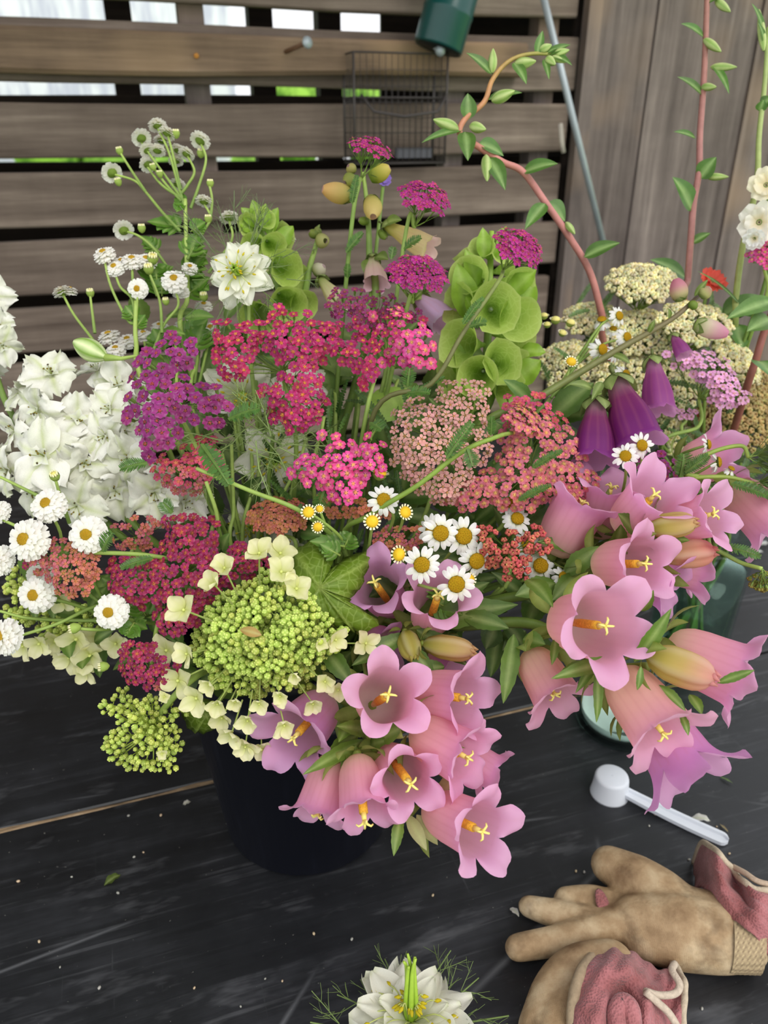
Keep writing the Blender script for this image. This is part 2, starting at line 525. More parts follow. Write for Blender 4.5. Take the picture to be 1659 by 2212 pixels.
# raw splintered edge along the joint
def edge_mat():
    t = NT('raw_edge'); c = t.ramp(t.noise(t.mapv(t.obj(), (30, 200, 200)), 1, 4), [(.3, S(88, 72, 54)), (.55, S(150, 126, 98)), (.75, S(196, 172, 140))])
    return t.bsdf(c, .85, .2)
m = MB(); n = 70
def fe(u, v):
    x = -1.0 + 1.45 * u; w = 0.0032 * (1 + .45 * math.sin(x * 23) + .3 * math.sin(x * 61 + 1)) * (1 if x < .0 else .4)
    wx = 0.0012 * math.sin(x * 17)
    return Vector((x, 0.549 - 0.8 + wx + (v - .5) * 2 * w, 0.7492 + 0.0013 * (1 - (2 * v - 1) ** 2))), (1, 1, 1)
m.grid(fe, n, 4)
o = m.build('worn_edge', edge_mat(), None); o.parent = table; o['label'] = 'raw splintered pale edge along the joint'
for lx in (-1.4, 1.5):
    for ly in (-0.7, 0.45):
        m = MB(); m.box(-.04, .04, -.04, .04, 0, .715); o = m.build('leg', M_DARKW, None, False); o.parent = table; o.location = (lx, ly, 0)

# ------------------------------------------------------------------ things on and in front of the fence
# hanging green canister
def enamel(name, col, rough=.3, metal=0.0):
    t = NT(name); return t.bsdf(t.mix(t.ramp(t.noise(t.obj(), 30, 3), [(.4, 0.), (.7, .25)]), col, tuple(q * .6 for q in col)), rough, .5, metal=metal)
M_TEAL = enamel('teal_enamel', S(22, 78, 74), .28); M_STEEL = enamel('dull_steel', S(176, 186, 190), .4, .25); M_IRON = enamel('black_wire', S(74, 68, 66), .5, .2)
c = FP(0.540, -0.085, 0.655)
can = thing('hanging_canister', 'dark teal cylindrical canister hanging high on the beam', 'canister', c)
ax = (FP(0.585, -0.085, 0.80) - c).normalized()
m = MB(); m.lathe([(0.001, .003), (.036, .003), (.0395, 0), (.041, .004), (.041, .05), (.0418, .052), (.0418, .056), (.041, .058), (.041, .19), (.03, .20), (.001, .20)], 40, M=frame(ax, 0, c))
m.build('body', M_TEAL, can)
m = MB(); m.lathe([(.001, -.0005), (.034, -.0005), (.036, .002), (.034, .0035)], 32, M=frame(ax, 0, c)); m.build('base_disc', enamel('dark_rubber', S(20, 28, 28), .6), can)
m = MB(); m.tube([c + EV * .0 + NV * .04 + Vector((0, 0, .012)), c + NV * -.02 + Vector((-.004, 0, -.004))], .004, 8)
m.ball(c + NV * -.022 + Vector((-.004, 0, -.004)), (.0085, .0085, .0085), nu=6, nv=10)
tag(m.build('bolt', M_STEEL), 'round headed bolt in front of the teal canister base', 'bolt')
a = FP(.293, -.035, .648); b = FP(.318, -.095, .658)
m = MB(); m.tube([a, b], .0035, 8, col=S(120, 88, 66)); m.build
sp = thing('iron_spike', 'rusty bolt with grey round head sticking out of the beam', 'bolt', a)
m.build('shank', M_PLAIN, sp)
m = MB(); m.lathe([(.0005, .004), (.008, .003), (.009, 0), (.008, -.002), (.0005, -.003)], 14, M=frame(b - a, 0, b)); m.build('head', M_STEEL, sp)
m = MB(); q = FP(.152, -.042, .64); m.lathe([(.0005, .002), (.0035, .0015), (.004, 0), (.003, -.003)], 10, S(205, 140, 60), M=frame(-NV, 0, q))
tag(m.build('brass_screw', M_PLAIN), 'small orange brass screw head in the beam', 'screw')

# wire basket
bk = thing('wire_basket', 'black wire grid basket hanging below the teal canister', 'basket', FP(.48, -.06, .48))
fr = MB(); wr_ = MB()
x0, x1, z0, z1, dp = .395, .558, .484, .648, .062
def bx(s, o, z): return FP(s, -.024 - o, z)
top = [(x0, 0), (x1, 0), (x1, dp), (x0, dp), (x0, 0)]
for zz in (z0, z0 + .10, z1):
    fr.tube([bx(s, o, zz) for (s, o) in top], .0016, 5)
for (s, o) in top[:4]: fr.tube([bx(s, o, z0), bx(s, o, z1)], .0019, 5)
for (o_) in (0, dp):
    for i in range(1, 15):
        s = x0 + (x1 - x0) * i / 15; wr_.tube([bx(s, o_, z0), bx(s, o_, z1)], .0006, 3)
    for i in range(1, 7):
        z = z0 + (z1 - z0) * i / 7; wr_.tube([bx(x0, o_, z), bx(x1, o_, z)], .0006, 3)
for s in (x0, x1):
    for i in range(1, 6): o_ = dp * i / 6; wr_.tube([bx(s, o_, z0), bx(s, o_, z1)], .0006, 3)
    for i in range(1, 7): z = z0 + (z1 - z0) * i / 7; wr_.tube([bx(s, 0, z), bx(s, dp, z)], .0006, 3)
for i in range(1, 15): s = x0 + (x1 - x0) * i / 15; wr_.tube([bx(s, 0, z0), bx(s, dp, z0)], .0006, 3)
fr.build('frame', M_IRON, bk); wr_.build('wire_grid', M_IRON, bk, kind='stuff')
m = MB(); m.tube([bx(x0 + .012, dp, z1 - .06), bx(x0 + .03, dp + .012, z1 - .085), bx((x0 + x1) / 2, dp + .016, z1 - .092), bx(x1 - .02, dp + .01, z1 - .085), bx(x1, dp, z1 - .06)], .0022, 6); m.build('handle', M_IRON, bk)
m = MB(); m.box(.47, .535, -.022, -.012, .492, .508, M=Matrix.Translation(NV * (FO - .06)) @ FM); m.build('label_plate', enamel('grey_plate', S(84, 84, 90), .5), bk, False)

# leaning metal rod and white tag
rod = thing('metal_rod', 'thin galvanised metal rod leaning against the fence by the boards', 'rod', FP(.925, -.05, .32))
m = MB(); m.tube([FP(.738, -.045, .76), FP(.925, -.05, .325)], .0062, 10); m.build('shaft', M_STEEL, rod)
m = MB(); m.tube([FP(.9215, -.05, .333), FP(.929, -.05, .315)], [.0068, .0072], 10, col=S(110, 120, 140)); m.build('ferrule', M_PLAIN, rod, label='dull blue grey end cap')
m = MB(); m.tube([FP(.817, -.02, .545), FP(.823, -.02, .515), FP(.830, -.02, .495)], [.0042, .0046, .004], 6, col=S(215, 205, 190))
tag(m.build('wooden_peg', M_PLAIN), 'small pale peg on the slat end beside the metal rod', 'peg')

# ------------------------------------------------------------------ flower builders
TOCAM = -FWD
TWO = 2 * math.pi


def neck(a=None, r=None):
    """A place inside the bucket's mouth, and the foot of a stem below it."""
    a = R_(0, TWO) if a is None else a; r = R_(.01, .06) if r is None else r
    p = BK + Vector((math.cos(a) * r, math.sin(a) * r, .20))
    return p, BK + Vector((-math.cos(a) * r * .6, -math.sin(a) * r * .6, .025))


def vneck():
    a = R_(0, TWO); r = R_(.005, .03)
    return VK + Vector((math.cos(a) * r, math.sin(a) * r, .14)), VK + Vector((-math.cos(a) * r, -math.sin(a) * r, .012))


def stem_path(head, via, vase='bucket'):
    if vase == 'bucket':
        d = Vector((head.x - BK.x, head.y - BK.y, 0)); a = math.atan2(d.y, d.x)
        p, q = neck(a + R_(-.5, .5), min(.062, .02 + d.length * .2))
    elif vase == 'vase':
        p, q = vneck()
    else:
        return cat([head] + via, 8), via[-1]
    return cat([head] + via + [p, q], 8), q


def leaf_mb(m, A, B, w, nrm=None, bend=.12, fold=.25, serr=0, col=GREEN, mid=None, nu=10, nv=4, mi=0, wavy=0.0, pw=.85):
    A = Vector(A); B = Vector(B); ax = B - A; L = ax.length; ax = ax / L
    nrm = nrm or (TOCAM + Vector((0, 0, .6)))
    side = ax.cross(nrm).normalized(); up = side.cross(ax).normalized()
    mid = mid or mixc(col, S(190, 205, 130), .35); ph = R_(0, 6)
    def fn(u, v):
        x = v * 2 - 1
        wd = w * math.sin(math.pi * min(1, u ** pw * .985 + .012)) ** .85
        if serr: wd *= 1 + (.16 * ((u * serr) % 1 - .5) if abs(x) > .9 else 0)
        z = bend * L * math.sin(math.pi * u * .75) + fold * abs(x) * wd + wavy * w * math.sin(u * 15 + ph + x) * abs(x)
        return A + ax * (L * u) + side * (x * wd) + up * z, (mid if abs(x) < .05 else mixc(col, tuple(q * .85 for q in col), abs(x)))
    if serr: nu = max(nu, int(serr * 2.5))
    m.grid(fn, nu, nv, mi)


def yarrow_leaf_mb(m, A, B, w, nrm=None, col=S(84, 120, 52), n=15, bend=.1):
    """A feathery leaf: a rib with many small toothed leaflets."""
    A = Vector(A); B = Vector(B); ax = B - A; L = ax.length; ax /= L
    nrm = nrm or (TOCAM + Vector((0, 0, .5)))
    side = ax.cross(nrm).normalized(); up = side.cross(ax).normalized()
    rib = [A + ax * L * t + up * bend * L * math.sin(math.pi * t * .8) for t in [i / 8 for i in range(9)]]
    m.tube(rib, [w * .13, w * .05], 4, mixc(col, S(150, 175, 95), .3))
    for i in range(n):
        t = (i + .5) / n; p = A + ax * L * t + up * bend * L * math.sin(math.pi * t * .8)
        wd = w * .58 * (.35 + .65 * math.sin(math.pi * (t * .85 + .12)))
        for sgn in (-1, 1):
            d = (side * sgn + ax * .55).normalized(); lift = up * R_(.1, .6)
            d = (d + lift).normalized(); q = ax.cross(d).normalized().cross(d).normalized() * (L / n * .75)
            c = jit(col, .18)
            tip = p + d * wd
            m.add([p - q * .3, p + d * wd * .5 - q * .9, tip - q * .35, tip + ax * wd * .12, tip + q * .2, p + d * wd * .55 + q * .5, p + q * .2],
                  [(0, 1, 5, 6), (1, 2, 3, 4, 5)], c)


# ---- yarrow florets: shared meshes
def floret_mesh(name, pet, cen, npet=5, wid=.56, base=None, cup=.12, cr=.30, notch=.07, bumps=6):
    out = []
    for k in range(3):
        m = MB()
        base_c = base or mixc(pet, (1, .9, .85), .35)
        for i in range(npet):
            a = TWO * i / npet + R_(-.1, .1); L = R_(.9, 1.08); w = wid * .88 * R_(.9, 1.08); cz = cup * R_(-.5, 1.3)
            p = [(.12, 0, 0), (.55, -w * .88, cz + .05), (.93 * L, -w * .62, cz + R_(-.08, .08)), (L * (1 - notch), 0, cz - .03), (.93 * L, w * .62, cz + R_(-.08, .08)), (.55, w * .88, cz + .05), (.55, 0, cz - .05)]
            Mx = Matrix.Rotation(a, 4, 'Z')
            pc = jit(pet, .1)
            m.add(p, [(0, 1, 6), (0, 6, 5), (1, 2, 3, 6), (6, 3, 4, 5)], [base_c, pc, pc, mixc(pc, (1, 1, 1), .1), pc, pc, mixc(base_c, pc, .6)], 0, Mx)
        if cen is not None:
            m.add([(cr * math.cos(TWO * i / 6), cr * math.sin(TWO * i / 6), .02) for i in range(6)] + [(0, 0, .2)], [(i, (i + 1) % 6, 6) for i in range(6)], mixc(cen, pet, .3), 0)
            for i in range(bumps):
                a = TWO * i / bumps + R_(-.3, .3); r = cr * R_(.35, 1.05); h = R_(.22, .42); b = .085
                x, y = r * math.cos(a), r * math.sin(a)
                m.add([(x - b, y - b, .04), (x + b, y - b, .04), (x, y + b, .04), (x, y, h)], [(0, 1, 3), (1, 2, 3), (2, 0, 3)], jit(cen, .2))
        out.append(m.mesh(name, M_FLORET, False))
    return out


def bud_floret(name, pet, cen):
    out = []
    for k in range(2):
        m = MB()
        for i in range(5):
            a = TWO * i / 5; Mx = Matrix.Rotation(a, 4, 'Z')
            m.ball((.42, 0, .15), (.42, .40, .36), jit(pet, .15), nu=3, nv=5, M=Mx)
        for i in range(3):
            a = R_(0, 6); m.ball((.25 * math.cos(a), .25 * math.sin(a), .45), .16, cen, nu=2, nv=4)
        out.append(m.mesh(name, M_FLORET, True))
    return out


KINDS = {
    'rose': floret_mesh('rose_floret', S(170, 22, 88), S(232, 172, 84), base=S(196, 70, 118), cr=.25),
    'bright': floret_mesh('bright_floret', S(216, 44, 130), S(246, 204, 120), base=S(238, 140, 180), cr=.25),
    'magenta': floret_mesh('magenta_floret', S(165, 28, 116), S(215, 110, 110), base=S(190, 60, 140), wid=.52, bumps=4, cr=.22),
    'dusky': floret_mesh('dusky_floret', S(138, 36, 96), S(205, 120, 90), base=S(165, 70, 120), wid=.5, bumps=4, cr=.24),
    'purple': floret_mesh('purple_floret', S(142, 42, 112), S(206, 108, 84), base=S(158, 66, 124), wid=.62, cr=.17, bumps=4, notch=.12),
    'dusty': floret_mesh('dusty_floret', S(206, 146, 140), S(206, 164, 96), base=S(216, 172, 152), wid=.46, cr=.2, notch=.04),
    'salmon': floret_mesh('salmon_floret', S(196, 92, 112), S(236, 198, 110), base=S(216, 146, 126), wid=.6, cr=.36),
    'coral': floret_mesh('coral_floret', S(190, 52, 96), S(230, 150, 104), base=S(222, 120, 118), wid=.55, cr=.28),
    'rust': floret_mesh('rust_floret', S(190, 100, 88), S(214, 150, 90), base=S(215, 150, 110), wid=.5, cr=.26),
    'orange': floret_mesh('orange_floret', S(196, 116, 84), S(216, 160, 80), base=S(206, 140, 104), wid=.55, cr=.28),
    'deep': floret_mesh('deep_floret', S(152, 20, 80), S(216, 132, 80), base=S(186, 76, 104), wid=.56, cr=.27),
    'fade': floret_mesh('fade_floret', S(180, 84, 100), S(214, 144, 104), base=S(204, 128, 120), wid=.5, cr=.28),
    'lilac': floret_mesh('lilac_floret', S(232, 160, 210), S(238, 190, 170), base=S(240, 195, 215), wid=.56, cr=.22),
    'cream': bud_floret('cream_floret', S(255, 246, 200), S(255, 240, 160)),
    'tan': bud_floret('tan_floret', S(196, 172, 116), S(190, 150, 90)),
    'brick': bud_floret('brick_floret', S(214, 112, 102), S(240, 200, 130)),
    'olive': bud_floret('olive_bud', S(150, 138, 66), S(205, 180, 130)),
}


def inside(p, poly):
    x, y = p; c = False; j = len(poly) - 1
    for i in range(len(poly)):
        xi, yi = poly[i]; xj, yj = poly[j]
        if (yi > y) != (yj > y) and x < (xj - xi) * (y - yi) / (yj - yi) + xi: c = not c
        j = i
    return c


def edge_dist(p, poly):
    best = 1e9; near = None
    for i in range(len(poly)):
        a = poly[i]; b = poly[(i + 1) % len(poly)]
        dx, dy = b[0] - a[0], b[1] - a[1]
        t = max(0, min(1, ((p[0] - a[0]) * dx + (p[1] - a[1]) * dy) / (dx * dx + dy * dy + 1e-9)))
        q = (a[0] + t * dx, a[1] + t * dy); d = math.hypot(p[0] - q[0], p[1] - q[1])
        if d < best: best = d; near = q
    return best, near


def scatter(poly, sp, drop=.05):
    xs = [p[0] for p in poly]; ys = [p[1] for p in poly]; out = []
    row = 0; y = min(ys)
    while y <= max(ys):
        x = min(xs) + (sp * .5 if row % 2 else 0)
        while x <= max(xs):
            p = (x + R_(-.24, .24) * sp, y + R_(-.24, .24) * sp)
            if inside(p, poly) and rnd.random() > drop: out.append(p)
            x += sp
        y += sp * .87; row += 1
    return out


def head_build(t, kind, pts, hub, fr, cupc=GREEN, jitn=.25, hubs=True):
    """Florets (each its own object), their green cups and the branching stalks below them."""
    kinds = kind if isinstance(kind, list) else [kind]
    ped = MB()
    cells = {}
    for (p, n, kf) in pts:
        n = (n + Vector((R_(-1, 1), R_(-1, 1), R_(-1, 1))) * jitn).normalized()
        kd = KINDS[kinds[min(int(kf * len(kinds)), len(kinds) - 1)]]
        inst(rnd.choice(kd), 'floret', t, frame(n, R_(0, TWO), p + n * fr * .15 * R_(-1, 1), fr * R_(.85, 1.12)))
        b = p - n * fr * 1.15
        ped.tube([p, b], [fr * .30, fr * .2], 5, jit(mixc(cupc, LGREEN, .2), .15), caps=False)
        key = (round(b.x / .018), round(b.y / .02), round(b.z / .018))
        cells.setdefault(key, []).append((b, n))
    for key, l in cells.items():
        c = sum((b for b, n in l), Vector()) / len(l); nn = sum((n for b, n in l), Vector()) / len(l)
        h = c.lerp(hub, .38) - nn * fr * 1.2
        for b, n in l:
            ped.tube([b, h], fr * .075, 3, cupc, caps=False)
        ped.tube([h, h.lerp(hub, .5) + (hub - h).orthogonal() * R_(-.05, .05), hub], [fr * .11, fr * .16], 4, mixc(cupc, LGREEN, .35), caps=False)
    ped.build('pedicels', M_STEM, t, kind='stuff')


def yarrow(label, poly, d, kind, sp, tilt=(0, 0), bulge=.018, via=(), drop=.03, up=.35, leaves=(), vase='bucket', fk=.64, group=None, grad=None, stemc=None, hubd=.04, hubpx=None, name='yarrow'):
    cx = sum(p[0] for p in poly) / len(poly); cy = sum(p[1] for p in poly) / len(poly)
    def dep(x, y): return d + tilt[0] * (x - cx) / 100 + tilt[1] * (y - cy) / 100
    pts = []; sp *= .92
    Re = sp * 3.2
    fr = sp * fk / FPX * d
    for (x, y) in scatter(poly, sp, drop):
        e, near = edge_dist((x, y), poly); e = min(1, e / Re)
        p = W(x, y, dep(x, y) + bulge * (1 - e) ** 2 + R_(-.002, .002))
        od = Vector((near[0] - x, near[1] - y)); od = od.normalized() if od.length > 1e-6 else Vector((0, 0))
        n = (TOCAM * 1.0 + (RIGHT * od.x - UPV * od.y) * (1 - e) * .8 + Vector((0, 0, 1)) * up).normalized()
        kf = rnd.random() if grad is None else max(0, min(.999, grad(x, y) + R_(-.12, .12)))
        pts.append((p, n, kf))
    hx, hy = hubpx or (cx, cy + 12)
    hub = W(hx, hy, dep(hx, min(hy, cy + 12)) + hubd)
    path, foot = stem_path(hub, [W(*v) for v in via], vase)
    t = thing(name, label, 'flower', foot, group)
    head_build(t, kind, pts, hub, fr)
    m = MB(); m.tube(path, [.0013, .0017, .0022], 7, stemc or [LGREEN, GREEN, GREEN]); m.build('stem', M_STEM, t)
    for (a, b, w) in leaves:
        m = MB(); yarrow_leaf_mb(m, W(*a), W(*b), w); m.build('leaf', M_LEAF, t, False)
    return t


def yarrow_dome(label, c, n, rx, ry, h, kind, count, fr, via=(), leaves=(), vase='bucket', group=None, hubk=1.0, stemc=None, name='yarrow', grad=None):
    c = W(*c); n = Vector(n).normalized(); F = frame(n, 0, c)
    pts = []
    for i in range(count):
        r = math.sqrt((i + .5) / count); a = i * 2.39996
        x, y = r * math.cos(a), r * math.sin(a)
        p = F @ Vector((x * rx, y * ry, h * (1 - r * r) + R_(-.0015, .0015)))
        nn = (n + (F.to_3x3() @ Vector((x, y, 0))).normalized() * r * .6).normalized()
        pts.append((p, nn, rnd.random() if grad is None else max(0, min(.999, grad(x, y) + R_(-.12, .12)))))
    hub = c - n * max(rx, ry) * hubk
    path, foot = stem_path(hub, [W(*v) for v in via], vase)
    t = thing(name, label, 'flower', foot, group)
    head_build(t, kind, pts, hub, fr, jitn=.2)
    m = MB(); m.tube(path, [.0013, .0016, .0021], 7, stemc or [LGREEN, GREEN, GREEN]); m.build('stem', M_STEM, t)
    for (a, b, w) in leaves:
        m = MB(); yarrow_leaf_mb(m, W(*a), W(*b), w); m.build('leaf', M_LEAF, t, False)
    return t


# ---- bells
CAMP = [(0, .0), (.02, .30), (.07, .52), (.16, .72), (.32, .86), (.5, .92), (.75, .95), (1, 1.0)]
FOX = [(0, .0), (.02, .28), (.08, .42), (.2, .5), (.35, .62), (.55, .85), (.75, .98), (1, 1.02)]


def prof(P, t):
    for i in range(len(P) - 1):
        if t <= P[i + 1][0]:
            a, b = P[i], P[i + 1]; k = (t - a[0]) / (b[0] - a[0]); return a[1] + (b[1] - a[1]) * k
    return P[-1][1]


def bell_mesh(m, A, Mt, rt, lobe, roll=0.0, P=CAMP, a0=.25, a1=1.7, ribs=.035, cols=None, nl=5, lvar=.12, squash=1.0, sharp=1.9, per=16, nt=10, nlb=9, dip=None):
    """A five lobed bell from its foot A to its throat Mt; lobes open and curl beyond the throat."""
    A = Vector(A); Mt = Vector(Mt); ax = Mt - A; L = ax.length
    F = frame(ax, roll, A)
    cols = cols or [S(232, 212, 175), S(236, 176, 178), S(238, 168, 190), S(238, 160, 208), S(244, 184, 226)]
    lv = [(R_(1 - lvar, 1 + lvar), R_(1 - lvar, 1 + lvar), R_(-.12, .12)) for i in range(nl)]
    nth = nl * per; rph = R_(0, 6)
    def col(u):
        x = u * (len(cols) - 1); j = min(int(x), len(cols) - 2); return mixc(cols[j], cols[j + 1], x - j)
    vs = []; cs = []
    nrow = nt + nlb
    for i in range(nrow + 1):
        for j in range(nth):
            th = TWO * j / nth; k = j / per; li = int(k + .5) % nl; phi = (k + .5) % 1 * 2 - 1      # 0 at the middle of a lobe
            if i <= nt:
                t = (i / nt) ** 1.25
                r = rt * prof(P, t) * (1 + ribs * math.cos(nl * th) * min(1, t * 2)); z = L * t
                c = mixc(col(t * .66), S(210, 126, 138), .13 if j % 4 == 0 and t > .15 else 0)
            else:
                u = (i - nt) / nlb
                ext = lobe * (.72 * (1 - abs(phi) ** (sharp * 1.6)) + .30 * (1 - abs(phi)) ** 1.25) * lv[li][0]
                s = ext * u; n_ = 6
                r = rt * prof(P, 1) * (1 + ribs * math.cos(nl * th)); z = L
                for q in range(n_):
                    al = a0 + (a1 * lv[li][1] - a0) * ((q + .5) / n_ * u) ** 1.2
                    r += math.sin(al) * s / n_; z += math.cos(al) * s / n_
                fold = (abs(phi) ** 1.5) * .22 * lobe * u
                z += fold * .6 + .085 * lobe * u * u * math.sin(9 * th + rph) + .04 * lobe * u * u * math.sin(17 * th + rph * 2)
                th = th + lv[li][2] * .3 * u
                c = mixc(col(.66 + .34 * u), col(.6), .3 if abs(phi) < .1 else 0)
            vs.append(F @ Vector((r * math.cos(th) * squash, r * math.sin(th), z))); cs.append(c)
    fs = [(i * nth + j, i * nth + (j + 1) % nth, (i + 1) * nth + (j + 1) % nth, (i + 1) * nth + j) for i in range(nrow) for j in range(nth)]
    m.add(vs, fs, cs)
    return F, L


def calyx_mb(m, A, ax, r, n=5, L=.016, col=S(140, 160, 72), spread=.5, w=.0045):
    F = frame(ax, R_(0, 1), A)
    m.ball(A - ax.normalized() * r * .1, (r * .42, r * .42, r * .42), col, nu=4, nv=8)
    for i in range(n):
        a = TWO * i / n
        d = F.to_3x3() @ Vector((math.cos(a), math.sin(a), 0))
        p0 = A + d * r * .55 - ax.normalized() * r * .25; p1 = A + d * r * (2.3 + spread) + ax.normalized() * L * .8
        leaf_mb(m, p0, p1, w, d + ax.normalized() * -.6, bend=.22, fold=.2, col=jit(col, .1), nu=6, nv=2)


def stigma_mb(m, p, d, s, n=4, col=S(240, 226, 130)):
    F = frame(d, R_(0, 3), p)
    for i in range(n):
        a = TWO * i / n + R_(-.2, .2)
        q = [F @ Vector((math.cos(a) * s * x, math.sin(a) * s * x, z * s)) for x, z in ((0, 0), (.35, .55), (.8, .75), (1.1, .5))]
        m.tube(q, [s * .2, s * .17, s * .12], 5, col)


def campanula_bell(t, A, Mt, rpx, lobek=.85, roll=0.0, style=True, a1=1.7, cols=None, squash=1.0, calL=.016, stylek=1.05, **kw):
    """A, Mt: (px, py, depth) of the bell's foot and throat centre; rpx: throat radius in pixels."""
    d = Mt[2]; A = W(*A); Mp = W(*Mt); rt = rpx / FPX * d
    m = MB(); F, L = bell_mesh(m, A, Mp, rt, rt * lobek, roll, a1=a1, cols=cols, squash=squash, **kw)
    b = m.build('bell', M_BELL, t)
    ax = (Mp - A).normalized()
    if calL:
        m = MB(); calyx_mb(m, A, ax, rt * .55, L=calL); m.build('calyx', M_LEAF, b)
    if style:
        e = A + ax * L * stylek
        m = MB(); q = [A + ax * L * .08, A + ax * L * .5, A + ax * L * (stylek - .12)]
        m.tube(cat(q, 4), [.0016, .0026, .0024], 8, [S(232, 208, 150), S(228, 160, 60), S(236, 178, 60)]); m.build('style', M_DISC, b, label='pollen coated orange style')
        m = MB(); m.tube([q[-1], e], [.0017, .0013], 6, S(238, 220, 120)); stigma_mb(m, e, ax, .0042); m.build('stigma', M_PLAIN, b, label='pale yellow curled stigma lobes')
    return b


def campanula_bud(t, A, B, rpx, cols, d=None):
    dd = B[2]; A_ = W(*A); B_ = W(*B); r = rpx / FPX * dd; ax = B_ - A_; L = ax.length; F = frame(ax, R_(0, 1), A_)
    P = [(0, .25), (.08, .6), (.3, .95), (.6, 1.0), (.8, .9), (.92, .62), (1, .18)]
    m = MB()
    def fn(u, v):
        th = TWO * v; rr = r * prof(P, u) * (1 + .22 * abs(math.cos(2.5 * th + u * .5)) - .12) ; x = u * (len(cols) - 1); j = min(int(x), len(cols) - 2)
        c = mixc(cols[j], cols[j + 1], x - j)
        return F @ Vector((rr * math.cos(th), rr * math.sin(th), L * u)), mixc(c, (1, 1, .9), .16 * abs(math.cos(2.5 * th)) ** 6)
    m.grid(fn, 12, 40, 0, True)
    for i in range(5):
        a = TWO * i / 5 + .3
        m.tube([F @ Vector((r * .35 * math.cos(a), r * .35 * math.sin(a), L * .93)), F @ Vector((r * .3 * math.cos(a + .6), r * .3 * math.sin(a + .6), L * 1.06))], [r * .22, r * .04], 5, cols[-1])
    b = m.build('flower_bud', M_BELL, t)
    m = MB(); calyx_mb(m, A_, ax.normalized(), r * .75, L=L * .35, col=S(140, 158, 62), spread=.3, w=r * .35); m.build('calyx', M_LEAF, b)
    return b


def part_leaf(t, A, B, wpx, **kw):
    m = MB(); d = (A[2] + B[2]) / 2
    leaf_mb(m, W(*A), W(*B), wpx / FPX * d / 2, **kw)
    return m.build('leaf', M_LEAF, t)


# ---- daisies and double feverfew: shared meshes
def petal_mesh(name, L0, L1, w, col, base, curve=-.1, tip=.75):
    m = MB()
    def fn(u, v):
        x = v * 2 - 1
        ww = w * (math.sin(math.pi * (.12 + .76 * u)) ** .7)
        return Vector((L0 + (L1 - L0) * (u - .06 * x * x * u), x * ww, curve * u * u - .05 * x * x + .03 * math.cos(x * 6) * u)), mixc(base, col, min(1, u * 3))
    m.grid(fn, 5, 4)
    return m.mesh(name, M_PETAL)


DAISY_P = [petal_mesh('daisy_petal', .40, 1.0, .155, S(250, 248, 244), S(242, 240, 200), c) for c in (-.12, .0, -.28)]


def disc_mesh(name, r, h, col, col2):
    m = MB()
    def fn(u, v):
        a = math.pi / 2 * u; b = TWO * v
        return Vector((r * math.sin(a) * math.cos(b), r * math.sin(a) * math.sin(b), h * math.cos(a))), mixc(col2, col, u)
    m.grid(fn, 5, 14, 0, True)
    for i in range(46):
        q = math.sqrt((i + .5) / 46); a = i * 2.39996; ph = math.asin(min(1, q)); p = Vector((r * q * math.cos(a), r * q * math.sin(a), h * math.cos(ph)))
        m.ball(p, r * .085, jit(col, .2), nu=2, nv=4)
    m.lathe([(r * .5, -.16), (r * .95, -.06), (r * 1.05, .02)], 10, S(120, 140, 66))
    return m.mesh(name, M_DISC)


DISC = disc_mesh('daisy_disc', .42, .24, S(238, 184, 36), S(214, 168, 30))
FDISC = disc_mesh('feverfew_disc', .30, .16, S(246, 200, 64), S(226, 172, 40))


def feverfew_mesh(k):
    m = MB()
    for (n, L0, L1, w, z, lift) in ((16, .15, .98, .20, -.14, -.22), (16, .2, 1.0, .19, -.02, -.05), (15, .2, .90, .18, .07, .08), (13, .18, .74, .16, .14, .2), (11, .14, .58, .13, .18, .32)):
        for i in range(n):
            a = TWO * (i + R_(-.3, .3)) / n; Mx = Matrix.Rotation(a, 4, 'Z') @ Matrix.Translation((0, 0, z + R_(-.03, .03))) @ Matrix.Rotation(-lift + R_(-.12, .12), 4, 'Y')
            c = jit(S(250, 247, 240), .03)
            def fn(u, v):
                x = v * 2 - 1; ww = w * (math.sin(math.pi * (.1 + .74 * u)) ** .7)
                return Vector((L0 + (L1 - L0) * u * R_(.97, 1.0), x * ww, -.10 * u * u + .05 * (1 - x * x) * u)), mixc(S(246, 238, 190), c, min(1, u * 2.2))
            m.grid(fn, 3, 2, 0, False, Mx)
    # green cup behind
    m.lathe([(.04, -.52), (.22, -.46), (.42, -.34), (.52, -.20), (.50, -.10)], 14, S(134, 160, 66))
    return m.mesh('feverfew_petals', M_PETAL)


FEVER = [feverfew_mesh(k) for k in range(3)]


def fever_head(t, c, n, rpx, disc=True):
    p = W(*c); R = rpx / FPX * c[2]
    o = inst(rnd.choice(FEVER), 'flower_head', t, frame(Vector(n), R_(0, 6), p, R))
    if disc:
        inst(FDISC, 'disc', o, Matrix.Translation((0, 0, .25)), False)['label'] = 'small yellow disc'
    return o


def daisy_head(t, c, n, rpx, np_=14, droop=0):
    p = W(*c); R = rpx / FPX * c[2]
    o = inst(DISC, 'flower_head', t, frame(Vector(n), R_(0, 6), p, R)); o['label'] = 'yellow domed disc ringed by white petals'
    for i in range(np_):
        if rnd.random() < .05: continue
        a = TWO * (i + R_(-.25, .25)) / np_
        inst(rnd.choice(DAISY_P), 'petal', o, Matrix.Rotation(a, 4, 'Z') @ Matrix.Rotation(droop + R_(-.12, .15), 4, 'Y') @ Matrix.Diagonal((R_(.92, 1.05), R_(.9, 1.15), 1, 1)), False)
    return o


